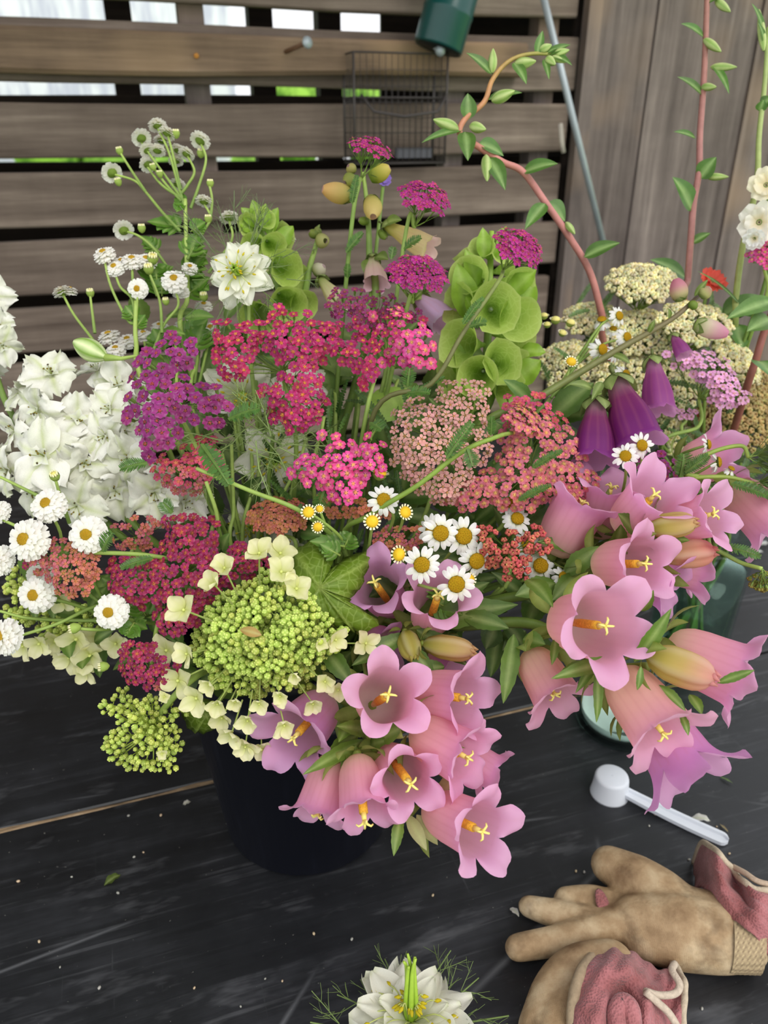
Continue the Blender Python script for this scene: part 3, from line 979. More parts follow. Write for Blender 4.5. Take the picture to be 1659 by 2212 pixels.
def small_bud(t, c, n, rpx, kind='feverfew'):
    p = W(*c); R = rpx / FPX * c[2]; m = MB(); F = frame(Vector(n), R_(0, 3), p, R)
    if kind in ('yellow', 'pale'):        # a young daisy with stubby petals
        m.ball((0, 0, .2), (.75, .75, .5), S(236, 190, 40) if kind == 'yellow' else S(226, 214, 130), nu=5, nv=10, M=F)
        for i in range(14):
            a = TWO * i / 14
            m.add([F @ Vector(q) for q in ((.62 * math.cos(a - .16), .62 * math.sin(a - .16), .1), (.62 * math.cos(a + .16), .62 * math.sin(a + .16), .1), (1.02 * math.cos(a + .12), 1.02 * math.sin(a + .12), .3), (1.02 * math.cos(a - .12), 1.02 * math.sin(a - .12), .3))], [(0, 1, 2, 3)], S(248, 242, 205))
        m.lathe([(.1, -.7), (.5, -.5), (.8, -.1), (.82, .1)], 10, S(150, 168, 80), M=F)
    else:
        m.lathe([(.12, -1.0), (.55, -.7), (.8, -.1), (.75, .35)], 10, S(150, 172, 80), M=F)
        for i in range(9):
            a = TWO * i / 9; m.tube([F @ Vector((.55 * math.cos(a), .55 * math.sin(a), .1)), F @ Vector((.5 * math.cos(a), .5 * math.sin(a), .75))], [R * .22, R * .12], 4, S(238, 234, 180))
        m.ball((0, 0, .4), (.5, .5, .35), S(226, 214, 120), nu=3, nv=6, M=F)
    return m.build('bud', M_PLAIN, t)


def lobed_leaf_mb(m, A, B, wpx, col=S(96, 140, 44), n=3):
    """A small deeply lobed feverfew leaf."""
    A = W(*A) if not isinstance(A, Vector) else A; B = W(*B) if not isinstance(B, Vector) else B
    L = (B - A).length; ax = (B - A).normalized(); nrm = TOCAM + Vector((0, 0, .5)); side = ax.cross(nrm).normalized()
    w = wpx
    leaf_mb(m, A + ax * L * .25, B, w * .45, col=col, bend=.05, serr=5)
    for i in range(n):
        t = .15 + .6 * i / n
        for sg in (-1, 1):
            p = A + ax * L * t
            leaf_mb(m, p, p + (ax * .6 + side * sg).normalized() * w * (1.15 - .2 * i), w * .35, col=jit(col, .12), bend=.06, serr=4)
    m.tube([A, A + ax * L * .8], [.0008, .0004], 4, LGREEN)


def stem_part(t, pts, r=(.0013, .0018), col=None, name='stem', sides=7):
    m = MB(); m.tube(cat(pts, 6), list(r), sides, col or [LGREEN, GREEN]); return m.build(name, M_STEM, t)


# ---- larkspur floret
LARK = []
for k in range(3):
    m = MB(); ph = k * 1.7
    def fn(u, v, ph=ph):
        x = v * 2 - 1
        ww = .52 * (math.sin(math.pi * (.06 + .80 * u)) ** .75)
        z = .14 * math.sin(u * 2.6) - .26 * u * u * (k - .8) + u * u * (.10 * math.sin(x * 6 + ph * 2) + .075 * math.sin(x * 14 + ph)) - .12 * x * x * u + .03 * math.sin(u * 12 + x * 5)
        c = mixc(S(249, 247, 236), S(200, 212, 132), max(0, 1 - abs(x) * 3.6) * .75 * (1 - u * .6) + .12 * (k == 1))
        return Vector((.05 + .98 * u - .12 * x * x * u + .06 * math.sin(x * 9 + ph) * u + .03 * math.sin(x * 19 + ph) * u, x * ww, z)), c
    m.grid(fn, 8, 10)
    LARK.append(m.mesh('larkspur_petal', M_LARK))


def larkspur_floret(t, c, n, rpx, np_=5, eye=True, cup=.1):
    p = W(*c); R = rpx * .93 / FPX * c[2]; n = Vector(n).normalized(); F = frame(n, R_(0, 6), p, R)
    m = MB()
    # spur and inner petals with stamens
    m.tube([(0, 0, .02), (.1, 0, -.45), (.35, 0, -.8)], [.16, .10, .04], 6, [S(226, 232, 190), S(205, 218, 150)])
    for i in range(4):
        a = TWO * i / 4 + .4
        leaf_mb(m, (0, 0, .05), (.34 * math.cos(a), .34 * math.sin(a), .26), .13, Vector((-math.cos(a), -math.sin(a), 1)), bend=.2, fold=.3, col=S(250, 250, 244), mid=S(236, 240, 210), nu=5, nv=2)
    for i in range(6):
        a = R_(0, 6); r = R_(.08, .24); e = (r * math.cos(a), r * math.sin(a), R_(.2, .36))
        m.tube([(0, 0, .05), e], .012, 3, S(190, 200, 120), caps=False)
        m.ball(e, (.042, .03, .03), S(150, 134, 50) if i % 3 else S(96, 84, 50), nu=3, nv=5)
    o = inst(m.mesh('floret_eye', M_PETAL), 'floret', t, F)
    for i in range(np_):
        a = TWO * (i + R_(-.12, .12)) / np_
        inst(rnd.choice(LARK), 'petal', o, Matrix.Rotation(a, 4, 'Z') @ Matrix.Rotation(-cup + R_(-.4, .3), 4, 'Y') @ Matrix.Rotation(R_(-.4, .4), 4, 'X') @ Matrix.Diagonal((R_(.85, 1.08), R_(.9, 1.15), 1, 1)), False)
    return o


# ---- love-in-a-mist
NIG = []
for k in range(3):
    m = MB()
    def fn(u, v, k=k):
        x = v * 2 - 1
        ww = .27 * (math.sin(math.pi * min(1, .05 + .91 * u ** .95)) ** .8)
        z = .26 * u - .20 * u * u + .05 * math.sin(x * 5 + k) * u + .10 * x * x * u * (k - .5)
        pass
        c = mixc(S(248, 247, 232), S(190, 205, 110), max(0, .6 - u) * .8 + max(0, u - .9) * 3 + max(0, .2 - abs(x)) * .7 * (1 - u))
        return Vector((.10 + .92 * u, x * ww, z)), c
    m.grid(fn, 10, 6)
    NIG.append(m.mesh('nigella_petal', M_PETAL))


def bract_mb(m, p, d, L, col=S(112, 132, 72), depth=2):
    d = d.normalized(); e = p + d * L; q = p.lerp(e, .5) + Vector((R_(-1, 1), R_(-1, 1), R_(-1, 1))) * L * .06
    m.tube([p, q, e], [L * .016, L * .010], 4, col, caps=False)
    if depth > 0:
        for i in range(2):
            for sg in (-1, 1):
                v = (d * .75 + d.cross(Vector((R_(-1, 1), R_(-1, 1), R_(-1, 1)))).normalized() * .65 * sg)
                bract_mb(m, p.lerp(e, .35 + .3 * i), v, L * R_(.38, .55), col, depth - 1)


def nigella(label, c, n, rpx, foot, rings=((8, 1.0, .05), (8, .86, -.22), (5, .7, -.42)), lean=0.0, bract=1.0, styleL=.62, stamens=26, via=(), roll=0):
    p = W(*c); R = rpx / FPX * c[2]; n = Vector(n).normalized(); F = frame(n, roll, p, R)
    t = thing('love_in_a_mist', label, 'flower', foot)
    for (k, s, tl) in rings:
        o_ = R_(0, 1)
        for i in range(k):
            a = TWO * (i + o_ + R_(-.15, .15)) / k
            inst(rnd.choice(NIG), 'petal', t, F @ Matrix.Rotation(a, 4, 'Z') @ Matrix.Rotation(tl + R_(-.1, .1), 4, 'Y') @ Matrix.Diagonal((s * R_(.9, 1.08), s * R_(1.0, 1.3), s, 1)))
    m = MB()
    for i in range(stamens):
        a = TWO * i / stamens + R_(-.2, .2); r = R_(.35, .75) if i % 2 else R_(.10, .26); z = R_(.18, .3) if i % 2 else R_(.30, .46)
        q = [F @ Vector(v) for v in ((.06 * math.cos(a), .06 * math.sin(a), .03), (r * .6 * math.cos(a), r * .6 * math.sin(a), z), (r * math.cos(a), r * math.sin(a), z * .95))]
        m.tube(cat(q, 3), R * .012, 4, S(214, 222, 140), caps=False)
        d = (q[2] - q[1]).normalized()
        m.tube([q[2] - d * R * .05, q[2], q[2] + d * R * .07], [R * .012, R * .034, R * .012], 6, S(222, 204, 44))
    m.build('stamens', M_PETAL, t, label='yellow stamens on arching filaments')
    m = MB()
    for i in range(5):
        a = TWO * i / 5
        q = [F @ Vector(v) for v in ((.05 * math.cos(a), .05 * math.sin(a), .05), (.08 * math.cos(a), .08 * math.sin(a), .28), (.06 * math.cos(a + .5) + lean * .1, .06 * math.sin(a + .5), styleL * .8), (.10 * math.cos(a + 1) + lean * .2, .10 * math.sin(a + 1), styleL * R_(.92, 1.08)))]
        m.tube(cat(q, 4), [R * .055, R * .04, R * .02], 6, [S(150, 190, 50), S(166, 196, 70)])
    m.build('styles', M_STEM, t, label='bright green upright styles')
    if bract:
        m = MB()
        for i in range(9):
            a = TWO * i / 9 + R_(-.2, .2)
            d = F.to_3x3().normalized() @ Vector((math.cos(a), math.sin(a), R_(.0, .35)))
            bract_mb(m, p - n * R * .12 + d * R * .3, d, R * R_(.95, 1.25) * bract)
        m.build('bracts', M_STEM, t, kind='stuff')
    pth = cat([p - n * R * .05, p - n * R * .5] + [Vector(v) for v in via] + [Vector(foot)], 6)
    m = MB(); m.tube(pth, [.0013, .0018], 6, [LGREEN, GREEN]); m.build('stem', M_STEM, t)
    return t


# ---- bells of Ireland cup
def ireland_cup(t, A, Mt, rpx, squash=1.0, col=None, roll=0.0, point=.08):
    A_ = W(*A); M_ = W(*Mt); R = rpx / FPX * Mt[2]; ax = M_ - A_; L = ax.length; F = frame(ax, roll, A_)
    col = col or S(192, 214, 108); k0 = R_(0, 6); m = MB()
    def fn(u, v):
        th = TWO * v
        r = R * (.10 + .90 * (u ** 1.25)) * (1 + .05 * math.sin(2 * th + k0) * u) * (1 + point * max(0, math.cos(5 * th + k0)) ** 8 * (u > .9))
        z = L * (u ** .85) - .16 * R * max(0, u - .8) / .2 * (.6 + .5 * math.sin(3 * th + k0))
        c = mixc(S(146, 186, 66), col, min(1, u * 1.15))
        if u > .95: c = S(206, 222, 130)
        return F @ Vector((r * math.cos(th) * squash, r * math.sin(th), z)), c
    m.grid(fn, 11, 30, 0, True)
    b = m.build('cup', M_CUP, t)
    m = MB(); m.ball(A_ + ax * .10, R * .08, S(232, 238, 215), nu=4, nv=8); m.build('nutlets', M_PLAIN, b, label='pale seed cluster at the cup base')
    return b

# ------------------------------------------------------------------ bucket, vases, scoop
bucket = thing('flower_bucket', 'dark navy plastic bucket holding the big bouquet', 'bucket', BK)
t_ = NT('navy_plastic'); M_BUCK = t_.bsdf(t_.mix(t_.ramp(t_.noise(t_.mapv(t_.obj(), (60, 60, 6)), 1, 4), [(.55, 0.0), (.75, .18)]), S(9, 12, 24), S(50, 56, 72)), .42, .45)
m = MB(); m.lathe([(.0005, .002), (.066, .002), (.0695, .0), (.072, .004), (.090, .165), (.093, .166), (.093, .172), (.0905, .173), (.0965, .212), (.1005, .213), (.1015, .217), (.1005, .221), (.097, .222), (.094, .218), (.0885, .16), (.0695, .006), (.0005, .006)], 64, M=Matrix.Translation(BK))
m.build('body', M_BUCK, bucket)
m = MB(); m.lathe([(.0005, .120), (.0835, .120)], 40, M=Matrix.Translation(BK)); t_ = NT('bucket_water'); m.build('water', t_.bsdf(S(20, 26, 22), .05, .5), bucket, label='still dark water inside the bucket')
m = MB()
for sg in (-1, 1):
    m.lathe([(.001, .004), (.009, .004), (.010, 0), (.010, -.01)], 12, M=frame(Vector((sg, .1, 0)), 0, BK + Vector((sg * .0975, .0, .19))))
m.build('handle_lug', M_BUCK, bucket)


def glass_mat(name, tint, ior=1.45):
    t = NT(name)
    a = t.n('ShaderNodeBsdfTransparent'); a.inputs[0].default_value = (*tint, 1)
    b = t.n('ShaderNodeBsdfGlossy'); b.inputs['Roughness'].default_value = .03
    f = t.n('ShaderNodeLayerWeight'); f.inputs['Blend'].default_value = .5
    x = t.n('ShaderNodeMixShader'); t.l(t.math('MULTIPLY_ADD', t.math('POWER', f.outputs['Facing'], 4.0), .55, .04), x.inputs[0]); t.l(a.outputs[0], x.inputs[1]); t.l(b.outputs[0], x.inputs[2])
    t.l(x.outputs[0], t.out.inputs[0]); return t.m
M_GLASS = glass_mat('clear_glass', S(238, 248, 245))
vase = thing('glass_vase', 'clear glass vase of water holding stems, behind the pink bells at right', 'vase', VK)
m = MB(); m.lathe([(.0005, .0), (.040, .0), (.0435, .003), (.0445, .012), (.0485, .12), (.050, .143), (.051, .146), (.050, .148), (.0475, .146), (.0455, .12), (.0415, .014), (.038, .009), (.0005, .008)], 48, M=Matrix.Translation(VK))
m.build('body', M_GLASS, vase)
m = MB(); m.lathe([(.0005, .0095), (.0375, .0095), (.0408, .016), (.0445, .108), (.0005, .1085)], 40, M=Matrix.Translation(VK))
m.build('water', glass_mat('vase_water', S(228, 242, 232), 1.33), vase)
PK = Vector((.243, .606, 0))
jar = thing('powder_jar', 'small clear glass jar with white powder beneath the pink bells', 'jar', PK)
m = MB(); m.lathe([(.0005, 0), (.041, 0), (.0455, .002), (.047, .006), (.0465, .012), (.045, .05), (.040, .058), (.040, .070), (.041, .072), (.0385, .072), (.0375, .058), (.0425, .05), (.0435, .012), (.041, .007), (.0005, .006)], 48, M=Matrix.Translation(PK))
m.build('body', M_GLASS, jar)
def fpw(u, v):
    th = TWO * v; r = .0405 * u
    return PK + Vector((r * math.cos(th), r * math.sin(th), .020 + .004 * math.sin(3 * th) * u - .003 * u + .002 * math.sin(9 * u + th))), S(236, 236, 232)
m = MB(); m.grid(fpw, 10, 32, 0, True); m.lathe([(.0405, .017), (.0408, .012), (.038, .0072), (.0005, .0070)], 32, S(236, 236, 232), M=Matrix.Translation(PK)); m.build('powder', vc_mat('white_powder', .95, .1, 0, bump=.5, bscale=500), jar)

t_ = NT('milky_plastic'); M_MILK = t_.bsdf(S(236, 240, 246), .35, .45, transl=.3)
c0 = T(1316, 1712); h1 = T(1572, 1822)
scoop = thing('measuring_scoop', 'white plastic measuring scoop upside down on the table by the gloves', 'scoop', c0)
m = MB(); m.lathe([(.0005, .0215), (.0125, .0215), (.0145, .0205), (.0152, .0185), (.0168, .001), (.0175, 0), (.0165, 0), (.0140, .0185), (.0005, .0195)], 36, M=Matrix.Translation(c0)); m.build('cup', M_MILK, scoop)
ax = (h1 - c0); L = ax.length; ax.normalize(); sd = Vector((-ax.y, ax.x, 0))
def fsc(u, v):
    x = .0145 + (L - .0145) * u; w = .0052 + .0012 * u + .0006 * math.sin(u * 3)
    e = 1 - max(0, (u - .93) / .07) ** 2; w *= max(.05, e) ** .5
    sec = [(-1, .0), (-1, 1.0), (-.62, 1.0), (-.5, .35), (.5, .35), (.62, 1.0), (1, 1.0), (1, .0)]
    k = sec[int(round(v * 8)) % 8]
    z = .006 * (1 - u) ** 2 + .0008 + k[1] * .0036
    return c0 + ax * x + sd * (k[0] * w) + Vector((0, 0, z)), (1, 1, 1)
m = MB(); m.grid(fsc, 40, 8, 0, True); m.build('handle', M_MILK, scoop, False)

# ------------------------------------------------------------------ gloves
t_ = NT('worn_latex')
v_ = t_.obj()
gc = t_.ramp(t_.noise(v_, 26, 5, .6), [(.32, S(128, 100, 70)), (.48, S(174, 146, 110)), (.62, S(205, 182, 146)), (.75, S(226, 208, 176))])
dirt = t_.ramp(t_.noise(t_.mapv(v_, loc=(3, 1, 2)), 34, 4), [(.52, 0.), (.68, .65)])
gc = t_.mix(dirt, gc, S(98, 76, 52))
wv = t_.n('ShaderNodeTexWave'); wv.inputs['Scale'].default_value = 520; t_.l(v_, wv.inputs['Vector'])
M_LATEX = t_.bsdf(gc, .6, .3, t_.bump(t_.math('ADD', t_.math('ADD', t_.noise(v_, 160, 4), t_.math('MULTIPLY', t_.noise(t_.mapv(v_, (2.2, 1, 1)), 48, 3), 2.0)), t_.math('MULTIPLY', wv.outputs[1], .25)), .6, .0016))
t_ = NT('pink_knit')
v_ = t_.obj(); kn = t_.n('ShaderNodeTexVoronoi'); kn.inputs['Scale'].default_value = 620; t_.l(v_, kn.inputs['Vector'])
kc = t_.mix(t_.ramp(t_.noise(v_, 30, 4), [(.35, 0.), (.65, 1.)]), S(142, 86, 84), S(174, 112, 114))
kc = t_.mix(.4, kc, t_.ramp(kn.outputs[0], [(.1, .6), (.6, 1.15)]), 'MULTIPLY')
M_KNIT = t_.bsdf(kc, .9, .15, t_.bump(kn.outputs[0], .8, .001), sheen=.2)
M_HEM = vc_mat('hem_binding', .9, .15, 0, nz=.3, nscale=400, bump=.8, bscale=700)
M_RIB = vc_mat('cream_rib', .8, .2, 0, nz=.3, nscale=250, bump=.6, bscale=500)


def glove_body(t, tubes, name='hand', vox=.0022, mat=None):
    m = MB()
    for pts, r in tubes:
        q = cat(pts, 6) if len(pts) > 2 else [Vector(pts[0]).lerp(Vector(pts[1]), i / 6) for i in range(7)]
        k = len(q)
        rr = [r[min(int(i / (k - 1) * (len(r) - 1)), len(r) - 2)] for i in range(k)]
        rr = [(lambda x: r[int(min(x, len(r) - 1.001))] + (r[int(min(x, len(r) - 1.001)) + 1] - r[int(min(x, len(r) - 1.001))]) * (x - int(min(x, len(r) - 1.001))))(i / (k - 1) * (len(r) - 1)) for i in range(k)]
        m.tube(q, rr, 14)
        for e, rad in ((q[0], rr[0]), (q[-1], rr[-1])): m.ball(e, rad * .99, nu=8, nv=14)
    o = m.build(name, mat or M_LATEX, t)
    md = o.modifiers.new('join', 'REMESH'); md.mode = 'VOXEL'; md.voxel_size = vox; md.use_smooth_shade = True
    md = o.modifiers.new('smooth', 'SMOOTH'); md.factor = .5; md.iterations = 9
    return o


g1 = thing('garden_glove', 'tan coated garden glove with pink cuff lying palm up, thumb raised', 'glove', T(1430, 2010))
zz = .017
glove_body(g1, [
    ([T(1118, 2047, .013), T(1210, 2030, .015), T(1300, 2004, .018), T(1390, 1985, .021)], [.0098, .0108, .0112, .014]),      # forefinger
    ([T(1142, 1958, .011), T(1195, 1972, .012), T(1290, 1990, .015), T(1390, 1985, .018)], [.0085, .0105, .0105, .013]),
    ([T(1222, 1942, .011), T(1280, 1946, .012), T(1350, 1965, .014), T(1420, 1980, .018)], [.0095, .0120, .0120, .014]),
    ([T(1316, 1868, .020), T(1375, 1898, .022), T(1430, 1930, .022), T(1490, 1975, .021)], [.0150, .0182, .0185, .017]),      # thumb
    ([T(1370, 1988, .019), T(1450, 1998, .020), T(1530, 2008, .020), T(1610, 2018, .019)], [.018, .0235, .023, .021]),
    ([T(1390, 2030, .017), T(1470, 2040, .018), T(1550, 2045, .018), T(1605, 2040, .018)], [.0155, .018, .0185, .0185]),
    ([T(1420, 1962, .020), T(1500, 1975, .021), T(1560, 1985, .021)], [.0165, .019, .018]),
])
# pink hole in the second finger
m = MB(); q = T(1303, 1955, .0235)
m.ball((0, 0, 0), (.0125, .0052, .0016), nu=6, nv=14, M=frame(Vector((.1, -.25, 1)), .1, q)); m.build('finger_hole', M_KNIT, g1, label='pink knit showing through a worn hole')


def cuff(t, name, C0, C1, r0, r1, up0, mat, wr, open_=1.0, nu=18, nv=48, hem=.0022, seed=0, sag=.0):
    """A limp fabric tube from ring C0 to ring C1; wr wrinkle depth; hem along the far edge."""
    C0 = Vector(C0); C1 = Vector(C1); ax = (C1 - C0).normalized(); sd = ax.cross(Vector((0, 0, 1))).normalized()
    def pt(u, th):
        c = C0.lerp(C1, u); w = r0[0] + (r1[0] - r0[0]) * u; h = r0[1] + (r1[1] - r0[1]) * u
        k = wr * u ** .7
        f = 1 + k * math.sin(3 * th + seed + u * 2.2) + k * .6 * math.sin(7 * th - seed * 2 + u * 5) - k * .7 * abs(math.sin(2.5 * th + seed + u * 3.5)) ** .6 + .03 * math.sin(u * 24 + 2 * math.sin(th * 2))
        p = c + sd * (w * math.cos(th) * f) + Vector((0, 0, 1)) * (h * math.sin(th) * (1 + k * 1.2 * math.sin(4 * th + seed + u * 6))) + ax * (k * .028 * math.sin(2 * th + seed) * u)
        p.z = max(p.z + sag * u, .0012); return p
    m = MB(); m.grid(lambda u, v: (pt(u, TWO * v), (1, 1, 1)), nu, nv, 0, True)
    o = m.build(name, mat, t)
    md = o.modifiers.new('thick', 'SOLIDIFY'); md.thickness = .0012
    m = MB(); ring = [pt(1, TWO * i / 64) for i in range(65)]; m.tube(ring, hem, 7, S(196, 182, 160), caps=False); m.build('hem', M_HEM, o, label='frayed pale hem binding')
    return o


m = MB()
def frib(u, v):
    th = TWO * v; c = T(1572, 2020, .0205).lerp(T(1640, 2032, .0205), u); a = (T(1632, 2030, .0195) - T(1575, 2016, .0195)).normalized(); s_ = a.cross(Vector((0, 0, 1)))
    f = 1.0 + .010 * math.sin(26 * th) + .008 * math.sin(u * 40)
    q = c + s_ * ((.027 - .004 * u) * math.cos(th) * f) + Vector((0, 0, .0202 * math.sin(th) * f)); return q, mixc(S(198, 178, 138), S(132, 112, 90), .5 + .5 * math.sin(26 * th) * math.sin(u * 40))
m.grid(frib, 18, 104, 0, True); m.build('rib_band', M_RIB, g1, label='cream dotted rib band at the wrist')
def loft(t, name, rows, mat, nu=8, nv=8, skirt=0, amp=.0012, hemrow=None, hem=.0024):
    """A sheet of cloth laid through rows of (px, py, height) points; skirt drops the first edge to the table."""
    R_rows = []
    for r in rows:
        P = [T(*q) for q in r]
        if skirt: P = [Vector((P[0].x - .001, P[0].y + .004, .0022))] + P
        R_rows.append(cat(P, nv))
    cols_ = [cat([r[k] for r in R_rows], nu) for k in range(len(R_rows[0]))]
    m = MB(); n = len(cols_[0]); k = len(cols_); ph = R_(0, 6)
    vs = []
    for i in range(n):
        for j in range(k):
            p = cols_[j][i].copy(); p.z += amp * (math.sin(i * .9 + j * .35 + ph) + .7 * math.sin(j * .8 - i * .4 + ph * 2)); p.z = max(p.z, .0015); vs.append(p)
    m.add(vs, [(i * k + j, i * k + j + 1, (i + 1) * k + j + 1, (i + 1) * k + j) for i in range(n - 1) for j in range(k - 1)])
    o = m.build(name, mat, t); md = o.modifiers.new('thick', 'SOLIDIFY'); md.thickness = .0014; md.offset = 0
    if hem:
        m = MB(); m.tube([vs[(n - 1) * k + j] for j in range(k)], hem, 7, S(196, 180, 156)); m.build('hem', M_HEM, o, label='frayed pale hem binding')
    return o


loft(g1, 'cuff', [
    [(1510, 1915, .022), (1550, 1955, .036), (1585, 1985, .042), (1625, 2020, .040), (1660, 2062, .026), (1700, 2110, .012)],
    [(1519, 1885, .022), (1555, 1915, .050), (1598, 1955, .046), (1640, 1985, .050), (1690, 2025, .034), (1740, 2070, .02)],
    [(1518, 1852, .026), (1550, 1878, .056), (1590, 1915, .036), (1632, 1945, .054), (1690, 1975, .044), (1760, 2010, .03)],
    [(1519, 1822, .030), (1556, 1845, .058), (1585, 1885, .042), (1620, 1912, .054), (1680, 1930, .050), (1760, 1950, .04)]], M_KNIT, skirt=1)
m = MB(); m.tube(cat([T(1583, 1872, .046), T(1610, 1886, .052), T(1640, 1905, .054), T(1690, 1915, .052)], 6), .0022, 7, S(190, 168, 146)); m.build('back_hem', M_HEM, g1)

g2 = thing('garden_glove', 'second garden glove, crumpled pink cuff towards the bottom edge', 'glove', T(1330, 2160))
glove_body(g2, [
    ([T(1320, 2085, .028), T(1250, 2095, .024), T(1200, 2140, .020), T(1165, 2230, .016)], [.017, .0165, .0155, .015]),
    ([T(1285, 2160, .024), T(1225, 2190, .022), T(1190, 2260, .02)], [.017, .017, .016]),
])
loft(g2, 'cuff', [
    [(1287, 2058, .030), (1263, 2095, .044), (1246, 2140, .047), (1239, 2190, .045), (1236, 2260, .036)],
    [(1318, 2044, .032), (1312, 2085, .056), (1300, 2135, .054), (1292, 2190, .056), (1290, 2260, .044)],
    [(1360, 2056, .028), (1358, 2095, .056), (1345, 2140, .044), (1350, 2190, .036), (1346, 2260, .036)],
    [(1400, 2082, .026), (1402, 2112, .040), (1396, 2155, .052), (1398, 2200, .050), (1400, 2260, .040)],
    [(1436, 2098, .020), (1440, 2125, .034), (1436, 2165, .032), (1440, 2205, .036), (1444, 2260, .030)],
    [(1452, 2082, .018), (1476, 2112, .036), (1478, 2150, .036), (1476, 2195, .034), (1478, 2260, .028)]], M_KNIT, skirt=1)
m = MB(); m.tube(cat([T(1338, 2240, .048), T(1332, 2190, .052), T(1345, 2165, .054), T(1362, 2178, .054), T(1366, 2215, .050), T(1366, 2250, .046)], 6), [.0065, .006, .0055, .006, .0065], 9); m.build('cloth_fold', M_KNIT, g2)
m = MB()
arc = [T(1287, 2062, .036), T(1262, 2090, .044), T(1246, 2130, .046), T(1238, 2180, .044), T(1238, 2235, .036)]
m.tube(cat(arc, 6), .0042, 8, S(170, 150, 122)); m.build('wrist_band', M_RIB, g2, label='dull cream band where coating meets cuff')
m = MB(); m.tube(cat([T(1394, 2142, .056), T(1425, 2150, .050), T(1458, 2146, .048), T(1468, 2126, .050), T(1452, 2096, .050), T(1458, 2082, .046)], 6), .0024, 8, S(200, 184, 164))
m.build('folded_hem', M_HEM, g2)
m = MB(); m.tube(cat([T(1394, 2142, .057), T(1420, 2165, .052), T(1446, 2190, .048), T(1470, 2230, .042)], 6), .0024, 8, S(200, 184, 164)); m.build('folded_hem', M_HEM, g2)

# ------------------------------------------------------------------ campanulas
PK1 = [S(230, 214, 170), S(238, 182, 178), S(240, 168, 186), S(242, 160, 206), S(247, 184, 228)]
PKL = [S(226, 210, 190), S(226, 170, 190), S(222, 150, 200), S(216, 142, 206), S(228, 164, 222)]
PKP = [S(230, 214, 168), S(240, 196, 172), S(242, 184, 178), S(240, 168, 194), S(244, 180, 212)]
BUDC = [S(150, 160, 66), S(196, 186, 92), S(208, 186, 108), S(222, 176, 140), S(232, 164, 160)]
BUDY = [S(150, 160, 66), S(188, 180, 84), S(206, 190, 100), S(214, 190, 120), S(220, 186, 130)]


def campanula(label, stem_px, vase='bucket'):
    pts = [W(*p) for p in stem_px]
    path, foot = stem_path(pts[0], pts[1:], vase)
    t = thing('canterbury_bell', label, 'flower', foot)
    m = MB(); m.tube(path, [.0026, .0034, .0040], 8, [S(128, 146, 62), S(104, 128, 52), DGREEN]); m.build('stem', M_STEM, t)
    return t


c1 = campanula('pink Canterbury bell stem drooping over the front of the bucket', [(860, 1720, .445), (830, 1640, .455), (790, 1585, .465), (740, 1500, .49)])
for A, Mt, r, kw in (
    ((804, 1524, .462), (836, 1502, .420), 60, dict(lobek=.95, roll=.3, cols=PK1)),
    ((896, 1494, .455), (1000, 1508, .434), 58, dict(lobek=.95, roll=.9, calL=0)),
    ((893, 1575, .440), (1000, 1632, .420), 60, dict(lobek=.95, roll=.1, cols=PK1)),
    ((838, 1630, .452), (878, 1682, .414), 52, dict(lobek=.95, roll=.5, stylek=1.18)),
    ((925, 1742, .438), (1032, 1792, .405), 60, dict(lobek=1.0, roll=1.1)),
    ((728, 1628, .445), (690, 1748, .430), 50, dict(lobek=.85, roll=.2)),
    ((772, 1632, .430), (784, 1742, .410), 50, dict(lobek=.95, roll=.62, stylek=1.25)),
    ((706, 1515, .478), (640, 1588, .446), 62, dict(lobek=1.0, cols=PKL, roll=.4)),
    ((960, 1600, .455), (1050, 1665, .452), 44, dict(lobek=.9, style=False)),
):
    campanula_bell(c1, A, Mt, r, **kw)
for A, B, w in (((790, 1600, .45), (645, 1682, .415), 34), ((815, 1600, .44), (900, 1560, .42), 40), ((770, 1590, .455), (700, 1640, .43), 40), ((865, 1760, .42), (850, 1850, .41), 26), ((760, 1560, .45), (728, 1612, .425), 36), ((800, 1610, .45), (850, 1600, .43), 34), ((790, 1580, .45), (716, 1570, .425), 36), ((770, 1610, .44), (735, 1665, .43), 30)):
    part_leaf(c1, A, B, w, serr=7, col=S(110, 138, 52), bend=.15)
for A, B in (((880, 1760, .43), (922, 1838, .42)), ((900, 1760, .43), (945, 1825, .425)), ((950, 1690, .43), (985, 1702, .42))):
    part_leaf(c1, A, B, 30, col=S(190, 190, 130), bend=.1)

c2 = campanula('pink Canterbury bell stem reaching right over the powder jar', [(1400, 1440, .43), (1320, 1440, .450), (1235, 1400, .474), (1150, 1348, .472), (990, 1352, .48)])
for A, Mt, r, kw in (
    ((1212, 1342, .450), (1305, 1352, .405), 78, dict(lobek=.82, roll=.75, cols=PK1, stylek=1.0)),
    ((1142, 1405, .455), (1198, 1500, .436), 52, dict(lobek=.95, roll=.3, cols=PKP, stylek=.95)),
    ((1332, 1450, .432), (1425, 1575, .405), 70, dict(lobek=.85, roll=.45, cols=PKP)),
    ((1390, 1520, .447), (1468, 1640, .430), 70, dict(lobek=1.2, roll=1.0, cols=PKL, a1=1.35)),
    ((1435, 1392, .458), (1580, 1452, .445), 68, dict(lobek=.9, roll=.15)),
):
    campanula_bell(c2, A, Mt, r, **kw)
campanula_bud(c2, (1398, 1412, .412), (1545, 1468, .400), 40, BUDC)
